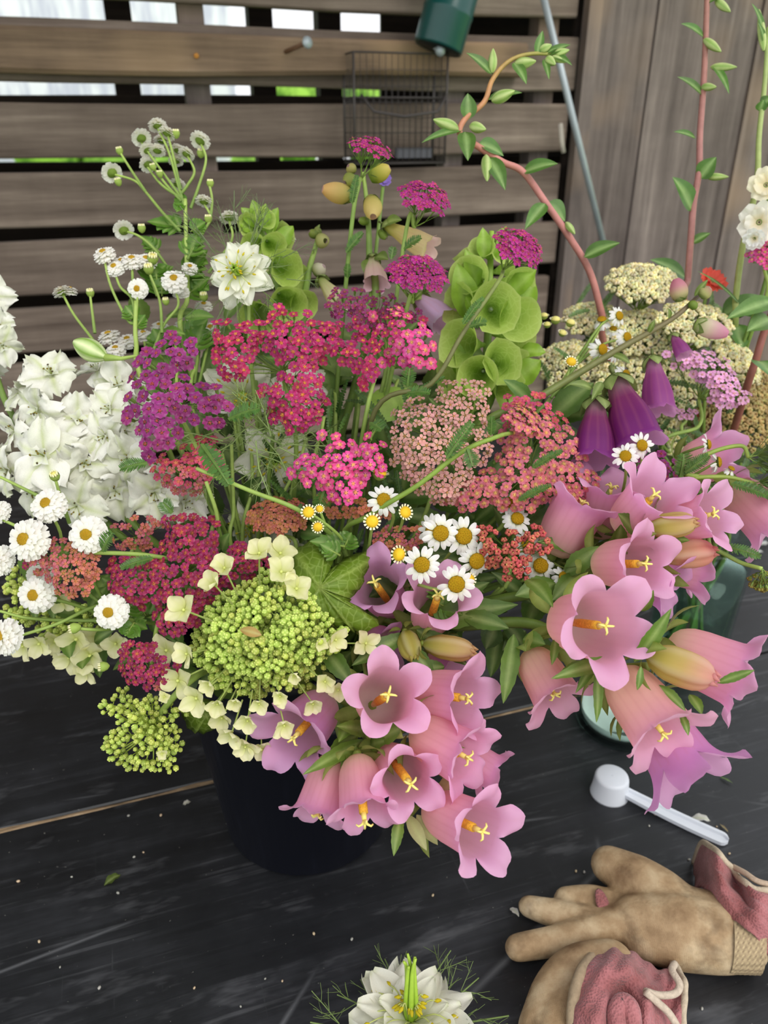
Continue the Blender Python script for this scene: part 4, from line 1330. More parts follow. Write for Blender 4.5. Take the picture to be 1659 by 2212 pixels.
for A, B, w in (((1370, 1430, .41), (1450, 1310, .40), 34), ((1330, 1425, .42), (1185, 1470, .41), 34), ((1290, 1440, .42), (1285, 1560, .415), 22), ((1265, 1430, .43), (1195, 1470, .42), 26), ((1420, 1480, .41), (1480, 1540, .40), 26), ((1490, 1500, .41), (1515, 1548, .40), 26), ((1550, 1475, .40), (1630, 1448, .395), 20), ((1200, 1380, .43), (1190, 1440, .42), 20), ((1385, 1440, .40), (1375, 1490, .40), 16),
                ((1110, 1370, .45), (1085, 1520, .44), 40), ((1138, 1252, .45), (1196, 1326, .415), 42), ((1385, 1320, .42), (1412, 1270, .41), 24), ((1470, 1540, .41), (1485, 1590, .405), 18), ((1290, 1420, .43), (1240, 1500, .42), 22), ((1130, 1380, .45), (1180, 1395, .44), 40)):
    part_leaf(c2, A, B, w, serr=7, col=S(104, 136, 50), bend=.15)

c3 = campanula('pink Canterbury bell stem pointing up and right below the foxglove', [(1400, 1180, .48), (1320, 1210, .49), (1200, 1270, .49), (1020, 1310, .50)])
for A, Mt, r, kw in (
    ((1290, 1218, .478), (1385, 1218, .448), 58, dict(lobek=.95, roll=.2, cols=PK1)),
    ((1375, 1235, .485), (1440, 1265, .475), 52, dict(lobek=1.0, style=False, cols=PKL)),
    ((1192, 1198, .500), (1252, 1095, .490), 60, dict(lobek=1.0, roll=.6)),
    ((1285, 1160, .515), (1318, 1062, .502), 56, dict(lobek=1.0, roll=.2)),
    ((1340, 1145, .490), (1408, 1075, .465), 56, dict(lobek=1.1, roll=.9, a1=1.3)),
    ((1440, 1135, .490), (1532, 1112, .468), 48, dict(lobek=1.05, roll=.5)),
    ((1435, 1225, .50), (1495, 1235, .50), 40, dict(lobek=1.0, style=False)),
):
    campanula_bell(c3, A, Mt, r, **kw)
campanula_bud(c3, (1395, 1142, .462), (1505, 1128, .452), 27, BUDY)
campanula_bud(c3, (1430, 1200, .472), (1545, 1192, .468), 30, [S(180, 170, 90), S(222, 180, 130), S(226, 176, 140), S(228, 164, 140), S(226, 150, 140)])
for A, B, w in (((1370, 1150, .47), (1330, 1110, .46), 40), ((1330, 1180, .48), (1340, 1130, .47), 36), ((1300, 1230, .48), (1335, 1175, .47), 20), ((1220, 1240, .48), (1300, 1180, .47), 46), ((1400, 1165, .47), (1490, 1170, .46), 34), ((1200, 1260, .48), (1110, 1290, .47), 50), ((1250, 1240, .48), (1190, 1300, .47), 44)):
    part_leaf(c3, A, B, w, serr=7, col=S(100, 130, 50), bend=.1)

c4 = campanula('pink Canterbury bell stem at the right edge behind the curved yarrow stems', [(1560, 1030, .54), (1470, 1060, .54), (1300, 1180, .54)])
campanula_bell(c4, (1575, 1045, .53), (1662, 1130, .52), 54, lobek=1.0)
campanula_bell(c4, (1475, 1015, .545), (1545, 985, .54), 52, lobek=1.25, a1=1.3, style=False)
part_leaf(c4, (1540, 1030, .53), (1600, 1050, .52), 40, col=S(150, 168, 70))

c5 = campanula('shaded pink Canterbury bell stem under the daisies and lobed leaf', [(900, 1370, .48), (860, 1350, .50), (800, 1340, .51)])
campanula_bell(c5, (850, 1315, .52), (812, 1262, .480), 50, lobek=1.0, roll=.5, cols=PKL)
campanula_bell(c5, (925, 1352, .492), (945, 1290, .462), 54, lobek=.95, roll=.9)
campanula_bell(c5, (800, 1380, .50), (830, 1400, .49), 45, lobek=.9, style=False, cols=PKL)
campanula_bell(c5, (940, 1400, .49), (975, 1440, .48), 40, lobek=.9, style=False, cols=PKL)
campanula_bud(c5, (915, 1390, .462), (1025, 1408, .452), 26, BUDY)
campanula_bud(c5, (875, 1365, .47), (895, 1425, .455), 24, [S(140, 150, 50), S(184, 180, 76), S(190, 184, 90), S(190, 184, 90), S(190, 184, 90)])
for A, B, w in (((880, 1370, .47), (760, 1440, .46), 40), ((900, 1360, .47), (1010, 1440, .46), 44), ((960, 1440, .46), (890, 1450, .455), 34), ((900, 1350, .48), (1120, 1310, .47), 60), ((900, 1340, .49), (1060, 1260, .48), 60), ((700, 1400, .46), (760, 1480, .45), 44), ((1000, 1330, .47), (1100, 1360, .46), 44), ((880, 1390, .46), (940, 1470, .455), 34)):
    part_leaf(c5, A, B, w, serr=7, col=S(88, 118, 44), bend=.1)

# ------------------------------------------------------------------ yarrows of the bouquet
yarrow('large rose red yarrow head with orange eyes left of centre', [(455, 700), (500, 685), (560, 695), (600, 660), (660, 668), (700, 690), (742, 700), (735, 755), (700, 780), (700, 830), (712, 880), (700, 905), (660, 925), (625, 940), (590, 905), (555, 870), (545, 820), (600, 815), (600, 790), (560, 760), (530, 820), (480, 815), (450, 775)], .50, 'rose', 24, tilt=(.004, -.012), via=[(640, 960, .52)], group=None)
yarrow('bright pink yarrow head with yellow eyes beside the bells of Ireland', [(800, 672), (860, 665), (905, 690), (940, 740), (938, 790), (900, 805), (855, 800), (830, 770), (818, 830), (790, 842), (770, 800), (712, 790), (720, 745), (765, 730), (800, 745), (815, 700)], .495, ['rose', 'bright'], 24, tilt=(-.008, -.01), via=[(790, 900, .515)], grad=lambda x, y: .25 + .5 * (x - 720) / 220, hubpx=(825, 780))
yarrow('hot pink yarrow head in the middle above the orange ones', [(692, 928), (742, 924), (765, 960), (800, 930), (830, 960), (836, 1000), (825, 1035), (790, 1050), (780, 1085), (740, 1095), (705, 1060), (660, 1055), (620, 1012), (640, 975), (690, 970)], .472, 'bright', 25, tilt=(0, -.012), via=[(710, 1090, .53)], leaves=[((700, 1060, .485), (690, 1095, .49), .010)])
yarrow('purple yarrow head with large florets beside the white larkspur', [(300, 760), (335, 730), (385, 716), (430, 728), (428, 775), (400, 800), (430, 830), (480, 828), (500, 875), (490, 915), (430, 925), (390, 925), (385, 960), (350, 985), (310, 995), (280, 960), (262, 920), (255, 860), (278, 810)], .478, 'purple', 30, tilt=(-.006, -.012), drop=.04, via=[(440, 1000, .50), (460, 1090, .52)], leaves=[((495, 905, .475), (562, 884, .47), .011)])
yarrow('coral red yarrow head tucked under the purple one', [(330, 985), (380, 975), (430, 932), (470, 945), (482, 990), (470, 1030), (440, 1065), (400, 1078), (350, 1050), (325, 1015)], .492, ['coral', 'fade'], 20, via=[(450, 1080, .52)], grad=lambda x, y: .2 + .5 * (y - 950) / 120, leaves=[((436, 962, .462), (496, 1050, .450), .013), ((318, 1000, .48), (262, 1014, .478), .010)])
yarrow('big dusty pink yarrow head in front of the bells of Ireland', [(950, 830), (1000, 812), (1052, 830), (1065, 880), (1058, 930), (1070, 970), (1030, 1020), (1010, 1080), (960, 1095), (890, 1060), (850, 1010), (838, 960), (850, 890), (890, 862), (940, 860)], .478, 'dusty', 21, tilt=(0, -.014), bulge=.03, drop=.03, via=[(900, 1150, .53)])
yarrow('salmon pink yarrow head with yellow eyes right of the dusty one', [(1075, 865), (1120, 842), (1175, 850), (1215, 890), (1250, 930), (1262, 985), (1292, 1035), (1280, 1080), (1240, 1130), (1205, 1110), (1170, 1080), (1150, 1120), (1110, 1110), (1060, 1090), (1010, 1112), (960, 1080), (1020, 1030), (1060, 1010), (1080, 960), (1085, 910)], .486, ['coral', 'salmon', 'salmon'], 20, tilt=(.004, -.008), drop=.09, via=[(1060, 1160, .52)], grad=lambda x, y: (y - 850) / 200, leaves=[((1150, 1010, .48), (1215, 975, .475), .006), ((1120, 1080, .48), (1190, 1050, .475), .006)])
yarrow('brick red budding yarrow among the daisies', [(1025, 1135), (1060, 1130), (1085, 1160), (1105, 1140), (1130, 1165), (1150, 1125), (1195, 1160), (1185, 1200), (1150, 1195), (1140, 1255), (1105, 1262), (1070, 1245), (1045, 1205), (1018, 1175)], .455, 'brick', 17, drop=.10, fk=.74, tilt=(0, -.006), via=[(1060, 1290, .50)])
yarrow('small orange yarrow left of the daisies', [(802, 1165), (830, 1140), (880, 1128), (925, 1145), (922, 1180), (880, 1192), (830, 1190)], .482, ['orange', 'fade'], 18, bulge=.012, via=[(860, 1240, .52)])
yarrow('orange yarrow head beneath the hot pink one', [(690, 1070), (740, 1090), (790, 1075), (830, 1090), (845, 1118), (780, 1125), (720, 1120), (690, 1105)], .50, 'orange', 19, bulge=.012, via=[(740, 1180, .53)])
yarrow_dome('rust orange yarrow in the shade above the hydrangea', (600, 1115, .53), (0, -.45, .9), .021, .016, .006, ['rust', 'orange'], 62, .0032, via=[(640, 1190, .54)])
yarrow('crimson yarrow head behind the cream hydrangea', [(352, 1112), (400, 1102), (440, 1108), (485, 1132), (470, 1165), (478, 1195), (510, 1172), (545, 1170), (580, 1215), (590, 1245), (540, 1260), (480, 1270), (450, 1310), (410, 1370), (365, 1378), (332, 1345), (335, 1310), (280, 1312), (240, 1290), (225, 1250), (240, 1200), (290, 1205), (335, 1190), (350, 1150)], .468, 'deep', 22, tilt=(.006, -.01), bulge=.022, via=[(470, 1330, .51)], leaves=[((372, 1108, .475), (352, 1085, .475), .010)])
yarrow('faded salmon and mauve yarrow reaching out to the left', [(92, 1168), (128, 1155), (165, 1165), (205, 1190), (216, 1240), (190, 1285), (150, 1288), (110, 1275), (90, 1240), (52, 1238), (35, 1222), (55, 1198), (85, 1195)], .452, ['deep', 'fade', 'fade', 'rust'], 20, tilt=(-.003, -.006), via=[(335, 1202, .475), (450, 1240, .52)], grad=lambda x, y: .1 + (x - 40) / 150, hubpx=(165, 1192), hubd=.012, leaves=[((222, 1190, .46), (245, 1150, .455), .010), ((330, 1205, .465), (262, 1228, .46), .007)])
yarrow('brownish rose yarrow behind the long pale stem at left', [(228, 1135), (262, 1122), (310, 1105), (345, 1125), (360, 1135), (330, 1160), (320, 1190), (270, 1195), (235, 1165)], .485, ['rust', 'fade'], 19, drop=.14, via=[(300, 1250, .52)])
yarrow('small crimson yarrow above the lime green hydrangea', [(258, 1385), (290, 1378), (330, 1388), (345, 1415), (385, 1432), (402, 1450), (375, 1480), (330, 1492), (280, 1482), (258, 1450)], .452, ['deep', 'deep', 'fade'], 19, bulge=.015, via=[(350, 1330, .475), (420, 1330, .51)], grad=lambda x, y: (y - 1390) / 150)
yarrow('dusky wine red yarrow behind the rose head', [(700, 665), (722, 622), (760, 612), (800, 620), (850, 640), (900, 665), (925, 690), (900, 700), (850, 690), (820, 720), (770, 735), (745, 690), (705, 680)], .53, ['dusky', 'dusky', 'rose'], 20, tilt=(0, -.02), via=[(830, 820, .55)], grad=lambda x, y: (y - 615) / 130)
yarrow_dome('tallest magenta yarrow seen side on against the fence', (800, 322, .535), (.32, -.15, .93), .0172, .016, .006, 'magenta', 56, .0028, via=[(775, 400, .545), (752, 560, .555)], hubk=1.25, leaves=[((760, 440, .545), (772, 380, .54), .006), ((748, 545, .55), (785, 505, .545), .008), ((750, 600, .55), (752, 570, .545), .006)])
yarrow_dome('magenta yarrow seen side on below the tallest one', (918, 428, .535), (.28, -.38, .88), .0195, .018, .008, 'magenta', 60, .0032, via=[(870, 540, .55)], hubk=1.15, leaves=[((870, 540, .55), (910, 515, .545), .008), ((845, 560, .55), (850, 535, .55), .007)])
yarrow_dome('magenta yarrow over the dusky one beside the bells of Ireland', (903, 592, .515), (.12, -.42, .9), .0205, .019, .009, 'magenta', 66, .0034, via=[(870, 700, .53)], hubk=1.1)
yarrow_dome('magenta yarrow on a long bare stem crossing the bells of Ireland', (1120, 535, .515), (.42, -.42, .85), .0205, .017, .008, 'magenta', 60, .0034, via=[(1075, 610, .505), (1000, 720, .495), (930, 830, .495), (800, 915, .515)], hubk=.95, stemc=[S(140, 160, 80), S(110, 110, 66), S(96, 96, 56), GREEN],
            leaves=[((1015, 705, .49), (1050, 700, .485), .009), ((1000, 700, .49), (1045, 645, .485), .006), ((880, 835, .50), (885, 795, .495), .010), ((870, 850, .50), (930, 850, .49), .008), ((800, 915, .51), (825, 930, .505), .012)])
yarrow('purple yarrow half hidden under the foxglove and white daisies', [(1345, 990), (1400, 985), (1440, 980), (1465, 1000), (1470, 1050), (1450, 1090), (1420, 1060), (1370, 1040)], .505, 'purple', 22, via=[(1380, 1120, .53)])
yarrow('lilac pink yarrow head right of the foxglove bells', [(1432, 755), (1480, 752), (1530, 748), (1570, 775), (1592, 815), (1625, 850), (1605, 880), (1560, 878), (1525, 860), (1520, 830), (1490, 805), (1455, 795)], .60, 'lilac', 18, tilt=(0, -.02), via=[(1510, 920, .62), (1430, 980, .62)], vase='vase', up=.7, hubpx=(1510, 860))
yarrow('lilac yarrow tuft beneath the lilac pink head', [(1455, 890), (1480, 875), (1512, 890), (1500, 905), (1465, 905)], .62, 'lilac', 15, via=[(1480, 960, .64)], vase='vase')
yarrow('pale pink yarrow deep behind the salmon head', [(1180, 850), (1210, 838), (1250, 855), (1262, 885), (1255, 905), (1225, 890), (1190, 870)], .60, 'lilac', 15, via=[(1240, 960, .62)])

for i, (lab, c, n, rx, ry, h, k, cnt, fr, via) in enumerate((
    ('cream yellow yarrow standing highest against the boards', (1385, 612, .68), (-.12, -.42, .9), .031, .026, .008, 'cream', 88, .0047, [(1390, 760, .70)]),
    ('cream yellow yarrow behind the foxglove stem tip', (1500, 700, .66), (.1, -.42, .9), .034, .028, .008, 'cream', 88, .0047, [(1480, 840, .68)]),
    ('cream yellow yarrow sloping off to the far right', (1590, 780, .66), (.45, -.42, .8), .027, .026, .008, 'cream', 77, .0047, [(1520, 900, .68)]),
    ('cream yellow yarrow between daisies and foxglove stem', (1385, 720, .69), (-.05, -.42, .9), .040, .032, .010, 'cream', 121, .0047, [(1400, 860, .70)]),
    ('cream yellow yarrow blurred left of the white daisies', (1275, 690, .72), (-.2, -.42, .88), .026, .022, .007, 'cream', 66, .0047, [(1330, 800, .72)]),
    ('cream yellow yarrow low behind the foxglove bells', (1400, 830, .67), (0, -.5, .87), .045, .035, .010, 'cream', 132, .0047, [(1420, 950, .69)]),
    ('cream yellow yarrow low beside the bells of Ireland', (1245, 790, .70), (-.2, -.5, .85), .036, .030, .008, 'cream', 99, .0047, [(1330, 900, .70)]),
    ('tan yarrow fading behind the pink bells at the right edge', (1600, 900, .70), (.1, -.6, .8), .042, .036, .010, 'tan', 132, .0046, [(1550, 1020, .71)]),
    ('tan yarrow partly cut by the right edge of view', (1655, 850, .74), (.1, -.6, .8), .030, .028, .008, 'tan', 88, .0046, [(1600, 1000, .73)]),
    ('cream yarrow hidden low between the foxglove bells and lilac yarrow', (1470, 930, .72), (.1, -.6, .8), .030, .028, .008, 'cream', 77, .0047, [(1470, 1040, .72)]),
)):
    yarrow_dome(lab, c, n, rx, ry, h, k, cnt, fr, via=via, vase='vase')
# curved yarrow stems leaving to the right, buds hanging
t = yarrow_dome('olive budding yarrow hanging over the table at the right edge', (1646, 1255, .485), (.25, .1, -.9), .0085, .008, .004, 'olive', 20, .0026, via=[(1600, 1215, .49), (1540, 1185, .495), (1430, 1150, .51)], leaves=[((1565, 1180, .49), (1640, 1205, .485), .008)], hubk=1.2)
t = yarrow_dome('purple yarrow with thick curved stem leaving by the right edge', (1672, 985, .50), (.9, -.3, .2), .015, .015, .005, 'purple', 40, .0034, via=[(1600, 963, .505), (1530, 980, .505), (1480, 1020, .505), (1465, 1080, .52)], stemc=[S(140, 158, 70), S(140, 158, 70), GREEN], leaves=[((1470, 1030, .505), (1475, 980, .50), .014), ((1480, 1020, .50), (1530, 985, .495), .009)])
t = yarrow_dome('purple yarrow on a straight stem leaving by the right edge', (1672, 1045, .50), (.9, -.3, .1), .012, .012, .005, 'purple', 30, .0034, via=[(1560, 1030, .505), (1475, 1040, .51), (1440, 1090, .53)], stemc=[S(150, 166, 76), S(140, 158, 70), GREEN], leaves=[((1580, 1045, .50), (1659, 1075, .495), .009)])
t = yarrow_dome('pale yarrow crossing in front of the dusty pink head', (1130, 905, .49), (.4, -.3, .8), .013, .012, .005, 'salmon', 26, .0032, via=[(1075, 943, .452), (1000, 975, .446), (900, 1050, .45), (800, 1112, .47), (740, 1170, .51)], stemc=[S(140, 165, 70), S(130, 156, 66), GREEN], leaves=[((965, 990, .442), (1020, 915, .438), .009), ((1010, 970, .44), (1020, 1008, .438), .010), ((1060, 940, .445), (1062, 900, .44), .006)])

# ------------------------------------------------------------------ hydrangeas
BUDM = []
for k in range(3):
    m = MB(); m.ball((0, 0, 0), (1, 1, .95), S(178, 196, 88), nu=5, nv=8)
    for i in range(4): a = TWO * i / 4; m.ball((.45 * math.cos(a), .45 * math.sin(a), .62), (.42, .42, .36), jit(S(210, 220, 120), .1), nu=3, nv=5)
    BUDM.append(m.mesh('hydrangea_bud', M_BUD))
HP = []
for k in range(2):
    m = MB()
    def fn(u, v, k=k):
        x = v * 2 - 1; ww = .43 * (math.sin(math.pi * (.03 + .84 * u)) ** .8)
        return Vector((.04 + .98 * u - .16 * x * x * u, x * ww, .18 * u * u + .22 * x * x * u + .03 * math.sin(x * 4 + k * 2))), mixc(mixc(S(206, 212, 120), S(248, 244, 200), min(1, u * 1.6)), S(222, 224, 150), .35 if abs(x) < .1 else 0)
    m.grid(fn, 6, 6); HP.append(m.mesh('hydrangea_sepal', M_PETAL))


def hyd_floret(t, c, n, rpx, base, open_=.2):
    p = W(*c); R = rpx / FPX * c[2]; n = Vector(n).normalized()
    m = MB(); F = frame(n, R_(0, 6), p, R)
    m.ball((0, 0, .06), .10, S(214, 222, 130), nu=3, nv=6)
    q = F.inverted() @ base
    m.tube([(0, 0, 0), tuple(q * .5), tuple(q)], [.05, .06], 5, [LGREEN, S(190, 204, 120)], caps=False)
    o = inst(m.mesh('floret_eye', M_STEM), 'sterile_floret', t, F)
    for i in range(4):
        a = TWO * i / 4 + R_(-.15, .15)
        inst(rnd.choice(HP), 'sepal', o, Matrix.Rotation(a, 4, 'Z') @ Matrix.Rotation(-open_ * .7 + R_(-.3, .2), 4, 'Y') @ Matrix.Rotation(R_(-.25, .25), 4, 'X') @ Matrix.Diagonal((R_(.85, 1.08), R_(.95, 1.2), 1, 1)), False)


def hydrangea(label, poly, d, bulge, sp, rbud, nper, florets, via, colbr, hubpx, hubd, fr_leaf=()):
    cx = sum(p[0] for p in poly) / len(poly); cy = sum(p[1] for p in poly) / len(poly); Re = 90
    hub = W(hubpx[0], hubpx[1], d + hubd)
    path, foot = stem_path(hub, [W(*v) for v in via])
    t = thing('hydrangea', label, 'flower', foot)
    br = MB(); rest = MB(); cnt = 0
    sites = scatter(poly, sp, .05); rnd.shuffle(sites); p1_, p2_ = R_(0, 6), R_(0, 6)
    for (x, y) in sites:
        e, near = edge_dist((x, y), poly); e = min(1, e / Re)
        p = W(x, y, d + bulge * (1 - e) ** 2 + R_(-.008, .010) + .010 * math.sin(x / 21 + p1_) * math.sin(y / 19 + p2_))
        od = Vector((near[0] - x, near[1] - y)); od = od.normalized() if od.length > 1e-6 else Vector((0, 0))
        n = (TOCAM + (RIGHT * od.x - UPV * od.y) * (1 - e) * .9 + Vector((R_(-1, 1), R_(-1, 1), R_(-1, 1))) * .4 + Vector((0, 0, .3))).normalized()
        b = p - n * rbud * 4
        br.tube([b, b.lerp(hub, .5) + Vector((0, 0, -.003)), hub], [rbud * .25, rbud * .4], 4, colbr, caps=False)
        F = frame(n, R_(0, 6), p)
        for k in range(nper):
            a = TWO * k / (nper - 1) + R_(-.3, .3); r = rbud * R_(1.4, 2.9) if k else 0
            q = F @ Vector((r * math.cos(a), r * math.sin(a), R_(-1, .6) * rbud - (r / rbud) ** 2 * .2 * rbud))
            br.tube([q - n * rbud * .6, b], rbud * .18, 3, colbr, caps=False)
            Mb = frame((n + Vector((R_(-1, 1), R_(-1, 1), R_(-1, 1))) * .35), R_(0, 3), q, rbud * R_(.8, 1.15))
            if cnt < 300:
                inst(rnd.choice(BUDM), 'bud', t, Mb); cnt += 1
            else:
                me = rnd.choice(BUDM); rest.add([v.co for v in me.vertices], [tuple(f.vertices) for f in me.polygons], [tuple(c.color)[:3] for c in me.color_attributes['Col'].data], 0, Mb)
    br.build('branchlets', M_STEM, t, kind='stuff')
    if rest.v: rest.build('buds', M_BUD, t, kind='stuff')
    for (x, y, dd, r, nx, ny, op) in florets:
        n = TOCAM + RIGHT * nx - UPV * ny + Vector((0, 0, .15))
        hyd_floret(t, (x, y, dd), n, r, W(x, y, dd) - n.normalized() * .004 + (hub - W(x, y, dd)) * .3, op)
    m = MB(); m.tube(path, [.002, .003], 7, [LGREEN, GREEN]); m.build('stem', M_STEM, t)
    return t


t = hydrangea('cream and green hydrangea panicle at the front of the bouquet', [(432, 1335), (470, 1295), (520, 1255), (575, 1235), (640, 1250), (690, 1285), (720, 1320), (755, 1365), (745, 1410), (705, 1440), (672, 1475), (620, 1500), (560, 1508), (500, 1500), (455, 1470), (415, 1425), (415, 1375)], .425, .05, 31, .0021, 8,
    [(485, 1228, .435, 38, -.2, -.7, .5), (560, 1196, .442, 40, .1, -.6, .4), (607, 1236, .437, 42, .2, -.5, .2), (640, 1272, .437, 40, .3, -.2, .35), (462, 1262, .435, 38, -.5, -.3, .5), (398, 1318, .438, 42, -.5, -.2, .4), (605, 1196, .455, 40, .3, -.6, .3),
     (725, 1382, .437, 34, .4, .1, .5), (692, 1390, .430, 22, .2, .2, .8), (790, 1390, .455, 34, .5, -.1, .2), (404, 1412, .445, 36, -.6, .2, .3), (452, 1478, .438, 28, -.2, .5, .6), (425, 1508, .445, 40, -.3, .3, .2), (470, 1520, .440, 32, -.1, .6, .4),
     (508, 1515, .435, 27, 0, .6, .5), (636, 1458, .420, 24, .1, .5, .7), (605, 1503, .422, 27, 0, .6, .7), (702, 1472, .430, 28, .2, .5, .4), (676, 1520, .435, 28, .2, .8, .3), (614, 1566, .428, 32, .1, .7, .5), (535, 1556, .432, 32, 0, .7, .5), (500, 1585, .445, 36, -.2, .7, .3), (530, 1612, .450, 34, 0, .8, .3), (565, 1618, .455, 32, .2, .8, .3), (730, 1490, .445, 26, .4, .4, .3), (560, 1520, .430, 26, 0, .7, .5), (385, 1470, .46, 42, -.4, .2, .2), (360, 1405, .475, 40, -.4, .1, .2), (480, 1550, .45, 34, -.2, .6, .3)],
    [(560, 1350, .50)], S(172, 190, 100), (560, 1385), .055)
m = MB(); leaf_mb(m, W(565, 1372, .415), W(520, 1362, .418), .0028, col=S(186, 150, 84), bend=.2); m.build('bract', M_LEAF, t, label='dry tan bract')
t = hydrangea('lime green budding hydrangea hanging lowest at left', [(215, 1520), (250, 1492), (300, 1500), (350, 1510), (395, 1520), (405, 1560), (385, 1600), (395, 1625), (365, 1665), (300, 1672), (245, 1650), (212, 1605), (240, 1560)], .452, .022, 27, .0018, 6,
    [(350, 1628, .452, 16, .2, .4, .6), (355, 1505, .455, 18, .2, 0, .5)], [(400, 1480, .47), (470, 1440, .50)], S(176, 196, 80), (330, 1560), .03)
t = hydrangea('shaded cream hydrangea drooping behind the white feverfew at left', [(0, 1230), (60, 1225), (150, 1290), (220, 1300), (250, 1350), (180, 1400), (80, 1390), (0, 1330)], .545, .02, 34, .0024, 6,
    [(85, 1390, .53, 36, -.2, .6, .2), (50, 1395, .54, 34, -.2, .6, .2), (120, 1385, .54, 34, 0, .6, .2), (165, 1380, .52, 42, .1, .5, .1), (195, 1415, .52, 44, .1, .7, .1), (150, 1420, .53, 40, -.1, .7, .1), (215, 1375, .53, 38, .2, .5, .2), (250, 1390, .51, 34, .3, .3, .2), (185, 1450, .525, 32, .1, .9, .1), (135, 1300, .52, 30, 0, .3, .3)], [(330, 1330, .55)], S(150, 170, 80), (200, 1320), .04)

# lobed hydrangea leaf and other big leaves
def outline_leaf(name, label, pts, c, d, foot_px, tilt=(0, 0), col=S(120, 150, 40), ridge=.006):
    t = thing(name, label, 'leaf', W(*foot_px))
    m = MB(); n = len(pts); vs = [W(c[0], c[1], d)]; cs = [mixc(col, S(200, 210, 110), .4)]; fs = []; R = 5
    for k in range(1, R + 1):
        f = k / R
        for i, (x, y) in enumerate(pts):
            px = c[0] + (x - c[0]) * f; py = c[1] + (y - c[1]) * f
            z = d + tilt[0] * (px - c[0]) / 100 + tilt[1] * (py - c[1]) / 100 + ridge * .5 * math.sin(px / 23) * math.cos(py / 27) + .012 * f * f - (.0022 if i % 9 == 0 else 0)
            vs.append(W(px, py, z)); cs.append(mixc(col, tuple(q * .85 for q in col), f) if i % 9 else mixc(col, S(190, 205, 110), .3))
    for i in range(n): fs.append((0, 1 + i, 1 + (i + 1) % n))
    for k in range(R - 1):
        for i in range(n):
            a = 1 + k * n + i; b = 1 + k * n + (i + 1) % n; fs.append((a, a + n, b + n, b))
    m.add(vs, fs, cs); o = m.build('blade', M_BIGLEAF, t)
    md = o.modifiers.new('thick', 'SOLIDIFY'); md.thickness = .0006
    m = MB(); m.tube(cat([W(c[0], c[1], d + .004), W(*foot_px)], 6), .0014, 6, LGREEN); m.build('leaf_stalk', M_STEM, t)
    return t


def densify(P, k=4, j=5):
    out = []
    for i in range(len(P)):
        a, b = P[i], P[(i + 1) % len(P)]
        for q in range(k): out.append((a[0] + (b[0] - a[0]) * q / k + (R_(-j, j) if q else 0), a[1] + (b[1] - a[1]) * q / k + (R_(-j, j) if q else 0)))
    return out


outline_leaf('lobed_leaf', 'large yellow green lobed leaf in the centre below the orange yarrow', densify([(636, 1190), (670, 1168), (700, 1164), (716, 1180), (718, 1228), (745, 1205), (800, 1186), (796, 1225), (782, 1262), (755, 1292), (752, 1306), (790, 1322), (818, 1352), (780, 1366), (740, 1358), (700, 1340), (650, 1320), (630, 1270)]), (690, 1270), .458, (640, 1370, .50), tilt=(.006, -.015))
outline_leaf('lobed_leaf', 'dark green lobed leaf under the cream hydrangea at the bucket rim', densify([(395, 1530), (440, 1510), (490, 1530), (480, 1570), (440, 1585), (405, 1572)]), (445, 1548), .475, (500, 1480, .50), col=S(104, 128, 34))

# ------------------------------------------------------------------ double white feverfew
def spray(name, label, cate_foot, group=None):
    return thing(name, label, 'flower', cate_foot, group)


def fever_spray(label, heads, stems, buds=(), leaves=(), main=None):
    pts = [W(*p) for p in main]
    path, foot = stem_path(pts[0], pts[1:])
    t = spray('feverfew', label, foot)
    m = MB(); m.tube(path, [.0015, .0020, .0024], 7, [LGREEN, LGREEN, GREEN]); m.build('stem', M_STEM, t)
    m = MB()
    for s in stems: m.tube(cat([W(*p) for p in s], 5), [.0009, .0013], 6, [LGREEN, GREEN], caps=False)
    if stems: m.build('branch_stems', M_STEM, t)
    for (c, n, r) in heads: fever_head(t, c, n, r, True)
    for (c, n, r) in buds: small_bud(t, c, n, r)
    for (a, b, w) in leaves:
        m = MB(); lobed_leaf_mb(m, a, b, w / FPX * a[2]); m.build('leaf', M_LEAF, t)
    return t


